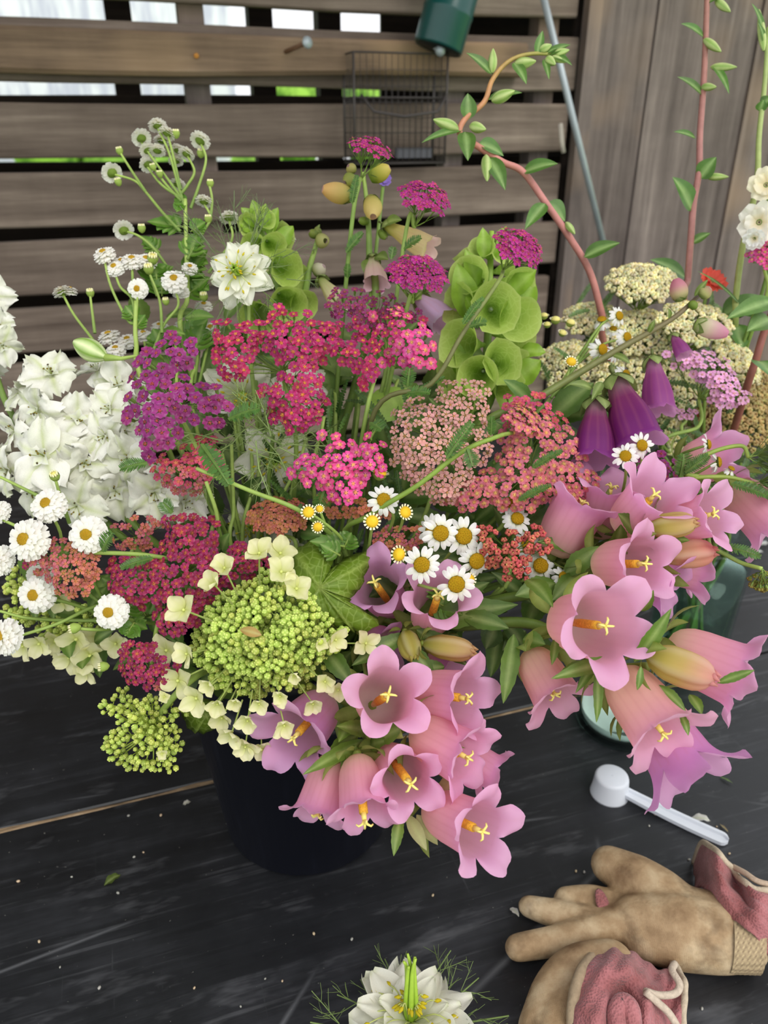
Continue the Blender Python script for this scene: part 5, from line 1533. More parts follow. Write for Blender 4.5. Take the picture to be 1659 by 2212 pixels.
BACK = (.1, .7, .65); UPN = (0, -.45, .9); UPL = (-.25, -.5, .8)
fever_spray('tall white feverfew spray seen from behind against the fence',
    [((340, 268, .60), (-.1, .5, .85), 21), ((362, 285, .60), (.3, .5, .8), 20), ((304, 295, .595), (-.4, .7, .6), 22), ((434, 301, .60), (.3, .75, .6), 23), ((318, 322, .60), (-.3, .6, .6), 19), ((340, 322, .60), (0, .6, .8), 19), ((385, 322, .61), (.1, .6, .8), 18), ((404, 330, .605), (.3, .6, .7), 19), ((318, 352, .605), (-.5, .6, .6), 20), ((240, 371, .60), (-.5, .75, .4), 23), ((266, 495, .59), (-.4, .75, .4), 23), ((441, 432, .60), (.1, .5, .8), 20), ((495, 467, .60), (-.1, .5, .8), 22), ((385, 396, .61), (.2, .6, .7), 18), ((380, 345, .615), (0, .5, .8), 17), ((627, 512, .62), (.3, .2, .9), 14), ((350, 300, .62), (0, .3, .9), 20)],
    [[(340, 275, .60), (365, 330, .60), (385, 400, .60), (400, 450, .60)], [(362, 290, .60), (375, 340, .60), (390, 410, .60)], [(304, 305, .597), (335, 350, .60), (372, 400, .60), (400, 440, .60)], [(434, 310, .60), (445, 345, .60), (430, 400, .60), (412, 450, .60)], [(240, 375, .60), (290, 390, .60), (315, 415, .60), (352, 460, .595), (390, 500, .595)], [(260, 330, .60), (285, 370, .60), (315, 415, .60)], [(266, 498, .59), (300, 510, .59), (335, 540, .592), (370, 590, .592)], [(441, 440, .60), (455, 470, .60), (440, 500, .60), (405, 560, .60)], [(495, 475, .60), (500, 520, .60), (450, 590, .60)], [(404, 335, .605), (420, 370, .60), (405, 400, .60), (390, 420, .60)], [(318, 360, .605), (350, 400, .60), (395, 430, .60)], [(330, 360, .60), (360, 400, .60), (392, 435, .60)], [(450, 390, .60), (458, 430, .60), (455, 470, .60)]],
    [((258, 325, .60), (-.2, .1, 1), 10), ((380, 288, .60), (0, .1, 1), 11), ((330, 360, .597), (-.2, .1, .9), 9), ((345, 375, .597), (-.1, .1, .9), 9), ((454, 395, .60), (0, .1, 1), 10), ((306, 492, .59), (0, .1, 1), 11), ((450, 472, .60), (0, .1, 1), 11), ((434, 330, .605), (.1, .1, 1), 11), ((255, 392, .60), (-.2, .1, .8), 10)],
    [((400, 490, .60), (318, 480, .60), 30), ((405, 440, .60), (375, 438, .60), 26), ((412, 500, .60), (445, 480, .60), 26), ((405, 560, .60), (430, 500, .60), 34), ((345, 545, .60), (305, 510, .60), 24), ((400, 600, .61), (450, 540, .605), 36), ((400, 640, .61), (455, 600, .605), 40)],
    [(400, 430, .60), (402, 520, .60), (405, 640, .605), (400, 760, .60)])
fever_spray('white feverfew spray low against the slats at left',
    [((224, 548, .57), (-.2, -.35, .9), 25), ((247, 578, .572), (-.1, -.5, .85), 22), ((285, 562, .575), (0, -.3, .95), 25), ((316, 562, .578), (.15, -.3, .95), 24), ((297, 624, .565), (0, -.95, .3), 23), ((376, 605, .57), (.1, -.6, .8), 29), ((134, 628, .57), (-.3, .3, .9), 22), ((262, 566, .58), (0, -.3, .9), 20), ((410, 578, .59), (.2, -.4, .9), 18), ((390, 628, .585), (.1, -.3, .9), 20), ((150, 626, .572), (.2, .2, .9), 18)],
    [[(224, 555, .57), (240, 620, .57), (275, 690, .57), (292, 700, .57)], [(247, 585, .572), (260, 620, .572), (285, 645, .57), (292, 690, .57)], [(297, 640, .566), (294, 720, .57), (300, 800, .56)], [(376, 620, .57), (385, 660, .575), (355, 700, .575), (330, 760, .57)], [(134, 632, .57), (160, 680, .57), (205, 740, .565), (260, 820, .56)], [(195, 640, .57), (205, 720, .567)], [(285, 570, .575), (287, 610, .574)], [(322, 588, .575), (345, 650, .575), (350, 720, .57)], [(316, 570, .578), (340, 640, .576)]],
    [((330, 558, .575), (.2, -.3, .9), 15), ((321, 580, .573), (0, -.2, 1), 14), ((195, 632, .57), (0, -.1, 1), 11), ((440, 640, .59), (0, -.1, 1), 12), ((358, 650, .575), (0, -.1, 1), 10)],
    [((294, 690, .57), (270, 660, .57), 24), ((340, 610, .585), (335, 575, .585), 40), ((292, 710, .57), (315, 680, .57), 22), ((350, 640, .585), (350, 600, .585), 44)],
    [(294, 650, .568), (294, 740, .568), (320, 860, .56)])
fever_spray('half shaded white feverfew row behind the purple yarrow',
    [((235, 725, .60), (-.2, -.1, .97), 25), ((275, 735, .60), (0, -.3, .95), 22), ((250, 755, .59), (0, -.3, .95), 22), ((310, 722, .61), (0, -.1, .97), 20), ((345, 705, .62), (0, -.2, .97), 20), ((395, 702, .62), (0, -.2, .97), 20), ((370, 720, .61), (0, -.2, .97), 18), ((455, 710, .60), (0, -.4, .9), 22), ((440, 660, .62), (.1, -.2, .97), 20), ((420, 690, .61), (.1, -.2, .97), 20)],
    [[(235, 735, .60), (290, 830, .58)], [(310, 730, .61), (330, 830, .58)], [(395, 710, .62), (380, 830, .58)], [(440, 668, .62), (420, 830, .58)], [(455, 720, .60), (430, 830, .58)]],
    [((305, 702, .61), (0, -.1, 1), 11), ((575, 590, .60), (0, 0, 1), 10)],
    [((400, 740, .60), (450, 690, .60), 40), ((420, 760, .59), (440, 700, .59), 40), ((360, 760, .60), (330, 710, .60), 36)],
    [(380, 720, .60), (380, 830, .57), (370, 930, .55)])
fever_spray('fresh white feverfew cluster reaching left over the table edge',
    [((103, 1090, .462), (-.1, -.62, .75), 40), ((58, 1166, .455), (-.25, -.8, .6), 48), ((189, 1155, .460), (.05, -.85, .5), 43), ((77, 1285, .475), (-.1, -.85, .45), 42), ((238, 1322, .462), (-.1, -.85, .5), 40), ((8, 1376, .455), (-.4, -.6, .5), 42), ((-4, 1210, .47), (-.3, -.7, .5), 36), ((-2, 1105, .48), (-.3, -.6, .6), 26), ((85, 1240, .49), (0, -.6, .7), 30)],
    [[(103, 1100, .465), (130, 1150, .475), (150, 1240, .50), (250, 1330, .51)], [(58, 1175, .46), (120, 1220, .485), (200, 1290, .50)], [(189, 1165, .465), (190, 1230, .49), (230, 1310, .51)], [(77, 1290, .48), (140, 1300, .49), (230, 1330, .51)], [(238, 1325, .467), (290, 1340, .49), (350, 1350, .51)], [(10, 1380, .46), (60, 1368, .465), (130, 1345, .475), (205, 1310, .49), (300, 1290, .51)], [(160, 1357, .465), (220, 1360, .475), (300, 1350, .50)], [(0, 1320, .48), (60, 1335, .485), (150, 1340, .50), (280, 1340, .51)], [(118, 1030, .475), (130, 1070, .48), (150, 1130, .49)], [(0, 1120, .48), (60, 1150, .485), (130, 1200, .50)], [(0, 1030, .49), (60, 1060, .49), (120, 1090, .49)]],
    [((160, 1357, .463), (-.9, -.3, -.1), 15), ((118, 1028, .475), (0, -.35, .93), 14), ((222, 1440, .46), (-.8, -.3, .1), 14)],
    [((290, 1345, .48), (270, 1375, .475), 30), ((315, 1330, .49), (290, 1290, .485), 30), ((280, 1340, .49), (320, 1360, .48), 26)],
    [(350, 1330, .51), (420, 1340, .53), (480, 1340, .54)])

# ------------------------------------------------------------------ daisies
def daisy_spray(label, heads, stems, main, buds=(), leaves=(), vase='bucket', big=()):
    pts = [W(*p) for p in main]
    path, foot = stem_path(pts[0], pts[1:], vase)
    t = spray('white_daisy', label, foot)
    m = MB(); m.tube(path, [.0012, .0016, .002], 7, [LGREEN, GREEN, GREEN]); m.build('stem', M_STEM, t)
    m = MB()
    for s in stems: m.tube(cat([W(*p) for p in s], 5), [.0008, .0012], 6, [LGREEN, GREEN], caps=False)
    if stems: m.build('branch_stems', M_STEM, t)
    for (c, n, r, dr) in heads: daisy_head(t, c, n, r, droop=dr)
    for (c, n, r) in buds: small_bud(t, c, n, r, 'yellow' if r > 14 or c[2] < .5 else 'pale')
    for (a, b, w) in leaves:
        m = MB(); lobed_leaf_mb(m, a, b, w / FPX * a[2], col=S(98, 138, 46)); m.build('leaf', M_LEAF, t)
    return t


daisy_spray('white daisies with yellow discs in the middle above the pink bells',
    [((911, 1220, .445), (-.05, -.85, .45), 42, .05), ((986, 1262, .445), (.1, -.85, .4), 44, .1), ((952, 1152, .455), (.1, -.9, .45), 42, .15), ((1002, 1158, .463), (.15, -.8, .45), 44, .1), ((1030, 1212, .465), (.2, -.7, .3), 42, .3), ((935, 1145, .475), (-.2, -.8, .45), 38, .2)],
    [[(911, 1222, .45), (900, 1245, .465), (885, 1290, .49)], [(986, 1265, .45), (940, 1272, .46), (895, 1262, .475), (870, 1270, .50)], [(952, 1158, .46), (930, 1190, .475), (900, 1250, .50)], [(1002, 1163, .468), (960, 1210, .49), (920, 1280, .51)], [(1030, 1215, .47), (1000, 1260, .49), (960, 1300, .51)]],
    [(890, 1285, .495), (880, 1330, .52)], buds=[((864, 1198, .455), (-.5, -.6, .4), 20), ((1013, 1252, .465), (.3, -.6, .3), 16)],
    leaves=[((940, 1300, .48), (1000, 1330, .47), 40), ((960, 1290, .49), (930, 1240, .48), 36)])
daisy_spray('white daisy and yellow young buds beneath the hot pink yarrow',
    [((829, 1080, .462), (.05, -.8, .5), 36, .0)],
    [[(829, 1085, .466), (850, 1120, .48), (820, 1180, .51)], [(805, 1127, .46), (800, 1160, .48), (790, 1220, .51)], [(873, 1107, .468), (860, 1150, .49), (810, 1220, .51)]],
    [(805, 1200, .51), (780, 1280, .53)], buds=[((804, 1127, .457), (0, -.75, .55), 19), ((874, 1107, .466), (.45, -.6, .5), 18), ((820, 1025, .49), (.2, .1, .9), 20)])
daisy_spray('long pale stem with yellow buds crossing below the coral yarrow',
    [], [[(668, 1107, .452), (690, 1122, .456), (720, 1145, .465), (738, 1165, .475), (742, 1190, .49)], [(690, 1100, .455), (700, 1128, .46)], [(688, 1138, .455), (705, 1135, .462)]],
    [(425, 1012, .458), (540, 1060, .452), (655, 1108, .455), (742, 1190, .49), (740, 1290, .52)], buds=[((667, 1107, .449), (-.1, -.7, .6), 17), ((690, 1100, .452), (.1, -.6, .7), 11), ((687, 1138, .452), (-.1, -.9, .3), 14)],
    leaves=[((745, 1180, .475), (668, 1170, .468), 30), ((742, 1185, .478), (760, 1150, .474), 30), ((735, 1200, .47), (690, 1175, .466), 26)])
daisy_spray('white daisies half under the salmon yarrow near the dark leaves',
    [((1168, 1222, .485), (.1, -.75, .55), 40, .3), ((1218, 1246, .48), (.2, -.7, .55), 28, .35), ((1118, 1120, .49), (.1, -.6, .7), 34, .2), ((1140, 1175, .50), (.1, -.6, .7), 34, .2), ((1100, 1085, .495), (.1, -.6, .7), 30, .2)],
    [[(1168, 1228, .488), (1120, 1260, .50), (1060, 1290, .52)], [(1218, 1250, .483), (1150, 1265, .50), (1060, 1290, .52)], [(1118, 1125, .495), (1100, 1200, .52)], [(1140, 1180, .505), (1100, 1240, .52)]],
    [(1080, 1270, .52), (1000, 1330, .53)])
daisy_spray('two white daisies under the foxglove bells',
    [((1351, 985, .478), (-.1, -.75, .6), 30, .0), ((1387, 962, .485), (.2, -.8, .5), 30, .15)],
    [[(1351, 990, .482), (1350, 1040, .50), (1330, 1120, .53)], [(1387, 966, .489), (1380, 1040, .51), (1340, 1120, .53)]],
    [(1340, 1110, .53), (1200, 1230, .54)])
daisy_spray('white daisies on the lime stalk behind the foxglove stem',
    [((1300, 690, .585), (-.2, -.2, .9), 24, .5), ((1338, 682, .58), (.5, -.75, .4), 24, .2), ((1355, 728, .575), (.5, -.7, .4), 26, .3), ((1302, 755, .565), (.5, -.75, .4), 30, .45), ((1330, 762, .575), (.3, -.5, .4), 22, .4), ((1352, 810, .565), (.5, -.6, .3), 28, .5), ((1325, 710, .59), (0, -.3, .9), 20, .4)],
    [[(1300, 695, .587), (1290, 720, .585), (1265, 760, .58), (1215, 830, .57)], [(1338, 686, .583), (1300, 700, .583), (1250, 770, .58)], [(1355, 732, .577), (1300, 745, .58), (1230, 800, .575)], [(1302, 760, .567), (1270, 790, .57), (1210, 850, .57)], [(1232, 785, .565), (1222, 820, .565), (1190, 860, .565)], [(1352, 815, .567), (1300, 850, .57), (1210, 880, .57)]],
    [(1250, 770, .58), (1190, 860, .57), (1100, 960, .56)], buds=[((1233, 783, .563), (.1, -.6, .8), 15), ((1175, 683, .60), (0, -.1, 1), 11), ((1200, 692, .60), (0, -.1, 1), 13), ((1215, 720, .60), (.2, -.3, .9), 11), ((1182, 702, .60), (-.1, -.2, 1), 10), ((1232, 698, .60), (.2, -.2, .9), 13)])
daisy_spray('white daisies seen edge on in front of the far right pink bell',
    [((1530, 960, .515), (.85, -.35, .25), 26, .2), ((1552, 998, .51), (.85, -.3, .25), 28, .2), ((1580, 1012, .505), (.3, -.2, .9), 18, .7)],
    [[(1527, 962, .516), (1500, 970, .52), (1475, 980, .53)], [(1548, 998, .512), (1510, 1020, .52), (1475, 1040, .53)]],
    [(1480, 990, .53), (1440, 1080, .54), (1300, 1200, .55)])

# ------------------------------------------------------------------ larkspur
def larkspur(label, stem_px, florets, buds=()):
    pts = [W(*p) for p in stem_px]; path, foot = stem_path(pts[0], pts[1:])
    t = spray('larkspur', label, foot)
    m = MB(); m.tube(path, [.0018, .0026, .003], 7, [GREEN, GREEN, GREEN]); m.build('stem', M_STEM, t)
    for (c, n, r) in florets: larkspur_floret(t, c, n, r)
    for (A, B, r) in buds:
        A_ = W(*A); B_ = W(*B); R = r / FPX * A[2]; F = frame(B_ - A_, 0, A_); L = (B_ - A_).length; m = MB()
        def fn(u, v):
            th = TWO * v; rr = R * (math.sin(math.pi * (.06 + .9 * u)) ** .7) * (1 + .06 * math.cos(5 * th))
            return F @ Vector((rr * math.cos(th), rr * math.sin(th), L * u)), mixc(S(226, 236, 180), S(124, 160, 60), .5 + .5 * math.cos(5 * th))
        m.grid(fn, 12, 20, 0, True); m.tube([A_, A_.lerp(B_, -.35) + Vector((.004, 0, .003)), A_.lerp(B_, -.8) + Vector((.006, 0, .010))], [R * .4, R * .2, R * .12], 6, LGREEN)
        m.build('flower_bud', M_STEM, t)
    return t


larkspur('white larkspur spike at the left with wide ruffled florets', [(70, 830, .56), (110, 920, .56), (190, 1040, .56), (320, 1160, .55)],
    [((112, 812, .545), (.2, -.5, .85), 72), ((52, 838, .55), (-.6, -.3, .6), 60), ((85, 885, .535), (-.4, -.8, .2), 68), ((98, 985, .52), (-.1, -.95, .3), 88), ((168, 905, .535), (.4, -.7, .5), 66), ((182, 1000, .53), (.4, -.8, .2), 70), ((35, 930, .55), (-.7, -.5, .2), 60), ((18, 1015, .545), (-.5, -.8, .1), 66), ((168, 1092, .535), (0, -.95, .1), 80), ((75, 1055, .545), (-.2, -.8, -.2), 66), ((250, 1060, .54), (.3, -.9, .1), 72), ((140, 950, .54), (.1, -.8, .4), 60), ((215, 950, .545), (.3, -.8, .4), 60), ((120, 1040, .54), (-.1, -.9, -.1), 60)])
larkspur('white larkspur spike with greenish florets beside the purple yarrow', [(225, 770, .56), (250, 850, .56), (290, 960, .555), (380, 1120, .54)],
    [((212, 800, .555), (-.3, -.2, .9), 54), ((255, 832, .545), (.1, -.6, .7), 60), ((238, 885, .535), (-.2, -.8, .4), 62), ((228, 940, .53), (-.3, -.9, .1), 60), ((275, 990, .53), (.1, -.9, .1), 66), ((335, 1062, .525), (.2, -.9, 0), 74), ((400, 1085, .53), (.5, -.8, .1), 58), ((305, 1020, .54), (0, -.9, .2), 66), ((275, 920, .54), (.3, -.7, .3), 58), ((360, 1100, .54), (.2, -.8, -.2), 60), ((290, 870, .55), (.3, -.6, .5), 56)],
    [((228, 772, .53), (160, 738, .53), 24)])
larkspur('white larkspur spike cut by the left edge of view', [(-30, 600, .58), (-20, 760, .57), (40, 920, .56), (200, 1100, .55)],
    [((-18, 640, .57), (.3, -.8, .3), 52), ((-8, 700, .565), (.5, -.8, .2), 50), ((4, 745, .56), (.4, -.8, -.2), 46), ((-40, 780, .57), (0, -.8, 0), 60)])

# ------------------------------------------------------------------ love in a mist
def bfoot(a, r=.04): return BK + Vector((math.cos(a) * r, math.sin(a) * r, .03))
nigella('white love in a mist bloom beside the left bells of Ireland', (518, 590, .545), (-.28, -.80, .42), 76, bfoot(2.0), rings=((8, 1.0, .12), (8, .9, -.12), (4, .7, -.35)), lean=.8, via=[W(540, 760, .56), W(560, 950, .56)])
nigella('lone white love in a mist bloom at the bottom edge in front', (888, 2205, .46), (-.02, .26, .95), 138, Vector((.02, .22, .004)), rings=((8, 1.0, -.10), (8, .90, -.30), (6, .66, -.52)), styleL=1.15, stamens=40, bract=1.05, via=[Vector((.02, .25, .03))])
nigella('shaded cream love in a mist bloom behind the purple yarrow', (525, 850, .57), (.05, -.85, -.2), 85, bfoot(1.2), rings=((7, 1.0, .3), (5, .85, .1)), via=[W(530, 1000, .58)], styleL=.4, bract=.6)
nigella('cream love in a mist bloom showing through the rose yarrow', (645, 840, .57), (.1, -.8, .5), 62, bfoot(.9), rings=((8, 1.0, .1), (6, .8, -.1)), via=[W(620, 960, .57)], styleL=.3, bract=.7)
nigella('cream love in a mist bloom in shade under the feathery bracts', (590, 990, .56), (.25, -.85, .05), 85, bfoot(.4), rings=((7, 1.0, .2), (5, .85, .0)), via=[W(600, 1080, .57)], styleL=.35, bract=1.3)
nigella('cream love in a mist bloom deep in shade by the rust yarrow', (545, 1135, .565), (-.1, -.9, .15), 62, bfoot(.2), rings=((7, 1.0, .2), (5, .85, .0)), via=[W(560, 1230, .57)], styleL=.3, bract=.8)
nigella('cream love in a mist bloom low behind the crimson yarrow', (610, 1185, .56), (.1, -.9, .0), 50, bfoot(.3), rings=((6, 1.0, .2), (5, .85, .0)), via=[W(600, 1260, .57)], styleL=.3, bract=.6)
# misty threads
t = thing('love_in_a_mist', 'feathery green thread leaves below the rose yarrow head', 'foliage', bfoot(.6))
m = MB()
for i in range(34):
    p = W(R_(470, 680), R_(905, 1010), R_(.50, .535)); bract_mb(m, p, Vector((R_(-1, 1), R_(-.6, .1), R_(-.5, .8))), R_(.022, .04), S(140, 160, 96), 2)
m.build('thread_leaves', M_STEM, t, kind='stuff')
m = MB(); m.tube(cat([W(590, 940, .525), W(580, 1060, .55), W(590, 1200, .56), bfoot(.6)], 6), .0015, 6, GREEN); m.build('stem', M_STEM, t)
t = thing('love_in_a_mist', 'fine green threads around the white bloom near the slats', 'foliage', bfoot(2.2))
m = MB()
for i in range(26):
    a = R_(0, TWO); r = R_(70, 110); p = W(515 + r * math.cos(a), 600 + r * math.sin(a) * .9, R_(.535, .57)); bract_mb(m, p, Vector((math.cos(a), R_(-.3, .3), -math.sin(a))), R_(.015, .035), S(106, 120, 80), 2)
m.build('thread_leaves', M_STEM, t, kind='stuff')
m = MB(); m.tube(cat([W(530, 660, .56), W(550, 800, .565), W(570, 1000, .56), bfoot(2.2)], 6), .0014, 6, GREEN); m.build('stem', M_STEM, t)

# ------------------------------------------------------------------ bells of Ireland
def ireland(label, axis, cups, leaves=()):
    pts = [W(*p) for p in axis]; path, foot = stem_path(pts[0], pts[1:])
    t = spray('bells_of_ireland', label, foot)
    m = MB(); m.tube(path, [.002, .0036, .004], 8, [S(150, 180, 70), GREEN, GREEN]); m.build('stem', M_STEM, t)
    for (A, Mt, r, kw) in cups: ireland_cup(t, A, Mt, r, **kw)
    for (A, B, w) in leaves: part_leaf(t, A, B, w, col=S(150, 186, 62), bend=.12, wavy=.1)
    return t


YG = S(170, 200, 78)
ireland('tall bells of Ireland spike of pale green cups in the middle', [(1062, 500, .60), (1058, 600, .60), (1052, 760, .60), (1040, 900, .58)],
    [((1060, 668, .590), (1073, 664, .545), 55, {}), ((1062, 782, .588), (1088, 782, .548), 50, dict(squash=.85)), ((1066, 690, .595), (1128, 690, .562), 50, dict(squash=1.1)),
     ((1045, 745, .59), (985, 742, .555), 50, {}), ((1050, 610, .60), (1010, 592, .57), 44, {}), ((1062, 610, .60), (1128, 622, .575), 46, {}), ((1055, 560, .60), (1040, 530, .585), 30, {}),
     ((1060, 550, .60), (1085, 540, .59), 30, {}), ((1040, 660, .595), (985, 660, .575), 46, {}), ((1045, 800, .585), (1030, 815, .55), 46, {}), ((1060, 800, .59), (1130, 800, .575), 48, {}), ((1050, 830, .59), (1105, 840, .57), 46, {}),
     ((1040, 820, .59), (960, 800, .575), 44, {}), ((1040, 870, .585), (985, 870, .56), 44, {}), ((1060, 720, .61), (1150, 745, .60), 40, {}), ((1050, 640, .61), (1000, 545, .61), 26, {}), ((1060, 590, .61), (1110, 575, .61), 30, {})],
    [((1045, 560, .59), (1042, 492, .585), 34), ((1030, 620, .585), (1003, 540, .58), 40), ((1010, 690, .585), (985, 570, .575), 60), ((1100, 640, .585), (1160, 585, .58), 48), ((1120, 690, .59), (1155, 610, .59), 46), ((1120, 760, .59), (1180, 765, .585), 40), ((1030, 700, .585), (1000, 640, .572), 40), ((1060, 560, .595), (1095, 490, .59), 34), ((1110, 830, .585), (1170, 780, .58), 60), ((1010, 830, .58), (955, 720, .58), 44)])
ireland('small bells of Ireland spike behind the white love in a mist', [(555, 450, .62), (575, 540, .615), (610, 650, .61), (640, 800, .59)],
    [((585, 565, .615), (622, 580, .568), 43, dict(squash=.8)), ((575, 520, .615), (592, 530, .580), 28, {}), ((600, 630, .605), (625, 660, .572), 42, {}), ((610, 640, .61), (660, 660, .585), 34, {}), ((560, 490, .615), (575, 470, .60), 24, {}), ((550, 490, .62), (535, 485, .60), 24, {}), ((570, 520, .62), (545, 530, .595), 28, {}), ((590, 580, .62), (640, 605, .60), 36, {}), ((580, 520, .625), (615, 510, .61), 30, {}), ((560, 650, .60), (555, 690, .575), 40, {}), ((600, 660, .61), (590, 700, .59), 38, {}), ((590, 550, .62), (630, 550, .62), 30, {})],
    [((560, 480, .61), (545, 432, .605), 28), ((570, 500, .61), (575, 440, .605), 30), ((580, 510, .61), (602, 450, .607), 34), ((600, 540, .61), (635, 490, .61), 44), ((555, 490, .61), (520, 450, .605), 34), ((545, 500, .61), (515, 480, .605), 34), ((560, 560, .61), (520, 560, .60), 40)])
for args in (('broad pale green cup leaf low between yarrow stems', (880, 840, .56), (800, 925, .545), 90),):
    t = spray('green_bract', args[0], bfoot(.0)); part_leaf(t, args[1], args[2], args[3], col=S(160, 196, 84), bend=.2, fold=-.2)
    stem_part(t, [W(880, 842, .56), W(880, 1000, .56), W(800, 1300, .56), bfoot(.0)])

# ------------------------------------------------------------------ foxgloves
FXP = [S(176, 160, 150), S(140, 60, 110), S(128, 44, 118), S(140, 54, 138), S(168, 90, 170)]
FXL = [S(190, 150, 170), S(160, 80, 140), S(156, 72, 142), S(172, 90, 160), S(196, 120, 180)]
FXY = [S(170, 186, 70), S(226, 216, 130), S(240, 226, 165), S(244, 226, 175), S(240, 224, 150)]


def foxglove(label, stem, vase, bells, buds, stemc, leaves=()):
    pts = [W(*p) for p in stem]; path, foot = stem_path(pts[0], pts[1:], vase)
    t = spray('foxglove', label, foot)
    m = MB(); m.tube(path, [.0014, .0028, .0034], 8, stemc); m.build('stem', M_STEM, t)
    for (A, Mt, r, cols, kw) in bells:
        A_ = W(*A); M_ = W(*Mt); rt = r / FPX * Mt[2]; m = MB()
        bell_mesh(m, A_, M_, rt, rt * kw.pop('lobek', .45), R_(0, 6), P=FOX, a0=.15, a1=kw.pop('a1', .9), ribs=.05, cols=cols, sharp=2.2, per=10, squash=kw.pop('squash', .85))
        b = m.build('bell', M_BELL, t)
        ax = (M_ - A_).normalized(); m = MB()
        F = frame(ax, R_(0, 2), A_)
        for i in range(5):
            a = TWO * i / 5; d = F.to_3x3() @ Vector((math.cos(a), math.sin(a), 0))
            leaf_mb(m, A_ - ax * rt * .2, A_ + d * rt * .55 + ax * rt * .95, rt * .42, d, bend=.28, fold=-.15, col=jit(S(134, 150, 82), .1), nu=6, nv=2)
        m.tube([A_ - ax * rt * .2, A_ - ax * rt * .6], rt * .10, 5, S(110, 120, 64)); m.build('calyx', M_LEAF, b)
    for (A, B, r, cols, cal) in buds:
        A_ = W(*A); B_ = W(*B); R = r / FPX * B[2]; ax = B_ - A_; F = frame(ax, 0, A_); L = ax.length; m = MB()
        def fn(u, v):
            th = TWO * v; rr = R * (math.sin(math.pi * (.14 + .80 * u)) ** .65) * (1 + .05 * math.cos(3 * th)); x = u * (len(cols) - 1); j = min(int(x), len(cols) - 2)
            return F @ Vector((rr * math.cos(th), rr * math.sin(th), L * u)), mixc(cols[j], cols[j + 1], x - j)
        m.grid(fn, 10, 16, 0, True); b = m.build('flower_bud', M_BELL, t)
        m = MB(); axn = ax.normalized()
        for i in range(4):
            a = TWO * i / 4 + .4; d = F.to_3x3() @ Vector((math.cos(a), math.sin(a), 0))
            leaf_mb(m, A_ - axn * R * .1, A_ + d * R * .75 + axn * L * cal, R * .6, d, bend=.25, fold=-.1, col=jit(S(112, 134, 62), .12), nu=6, nv=2)
        m.build('calyx', M_LEAF, b)
    for (A, B, w) in leaves: part_leaf(t, A, B, w, col=S(116, 136, 62), bend=.2)
    return t


foxglove('purple foxglove spike leaning right with three hanging bells', [(1508, 640, .560), (1450, 690, .555), (1330, 758, .545), (1165, 858, .53), (1000, 960, .53)], 'bucket',
    [((1288, 862, .525), (1285, 985, .512), 46, FXP, {}), ((1328, 815, .53), (1378, 948, .512), 52, FXP, {}), ((1410, 772, .545), (1424, 880, .535), 34, FXL, {}), ((1452, 722, .555), (1476, 765, .55), 20, FXL, dict(lobek=.3))],
    [((1500, 700, .553), (1572, 722, .55), 20, [S(150, 170, 80), S(232, 226, 190), S(228, 180, 190), S(222, 150, 180)], .35), ((1470, 650, .555), (1460, 602, .552), 19, [S(120, 140, 70), S(210, 200, 150), S(214, 150, 160), S(206, 130, 150)], .25), ((1512, 640, .555), (1535, 622, .55), 15, [S(120, 140, 70), S(196, 200, 130), S(190, 150, 130)], .5), ((1490, 665, .556), (1505, 652, .553), 11, [S(120, 150, 60), S(140, 164, 74)], .6)],
    [S(120, 100, 80), S(112, 108, 66), GREEN, GREEN], leaves=[((1500, 640, .555), (1530, 605, .55), 14), ((1400, 720, .55), (1415, 690, .545), 12), ((1445, 690, .555), (1440, 665, .55), 12), ((1320, 765, .545), (1360, 790, .54), 18), ((1280, 840, .52), (1225, 835, .515), 22), ((1300, 825, .525), (1275, 870, .515), 20)])
foxglove('pale yellow foxglove spike behind the magenta yarrows', [(785, 372, .585), (795, 470, .59), (798, 560, .59), (800, 700, .585)], 'bucket',
    [((830, 485, .585), (925, 535, .57), 26, FXY, dict(lobek=.55)), ((805, 555, .59), (812, 610, .575), 26, [S(170, 186, 90), S(232, 220, 180), S(236, 205, 190), S(236, 200, 195), S(236, 200, 200)], {}), ((690, 600, .60), (735, 655, .585), 22, [S(140, 170, 70), S(210, 216, 150), S(236, 232, 180), S(236, 230, 180), S(240, 236, 190)], {}), ((900, 640, .60), (955, 690, .59), 34, [S(225, 190, 220), S(225, 190, 220), S(224, 188, 224), S(222, 186, 226), S(230, 200, 232)], {})],
    [((760, 425, .585), (697, 408, .578), 22, [S(140, 160, 60), S(222, 206, 120), S(236, 206, 130), S(232, 190, 120)], .3), ((803, 430, .585), (806, 468, .572), 21, [S(150, 160, 60), S(222, 210, 120), S(236, 216, 140)], .4), ((800, 385, .585), (842, 362, .58), 19, [S(120, 150, 50), S(190, 190, 80), S(226, 210, 110)], .45), ((765, 385, .585), (745, 395, .58), 16, [S(140, 160, 80), S(170, 176, 90)], .6), ((765, 370, .585), (752, 358, .58), 12, [S(150, 160, 80), S(190, 180, 110)], .6), ((795, 480, .587), (775, 475, .583), 9, [S(130, 160, 60), S(150, 175, 80)], .6), ((820, 500, .587), (835, 515, .583), 9, [S(130, 160, 60), S(150, 175, 80)], .6)],
    [LGREEN, GREEN, GREEN, GREEN], leaves=[((800, 560, .585), (790, 600, .58), 30), ((810, 555, .585), (840, 565, .58), 30), ((830, 485, .58), (870, 480, .575), 30)])
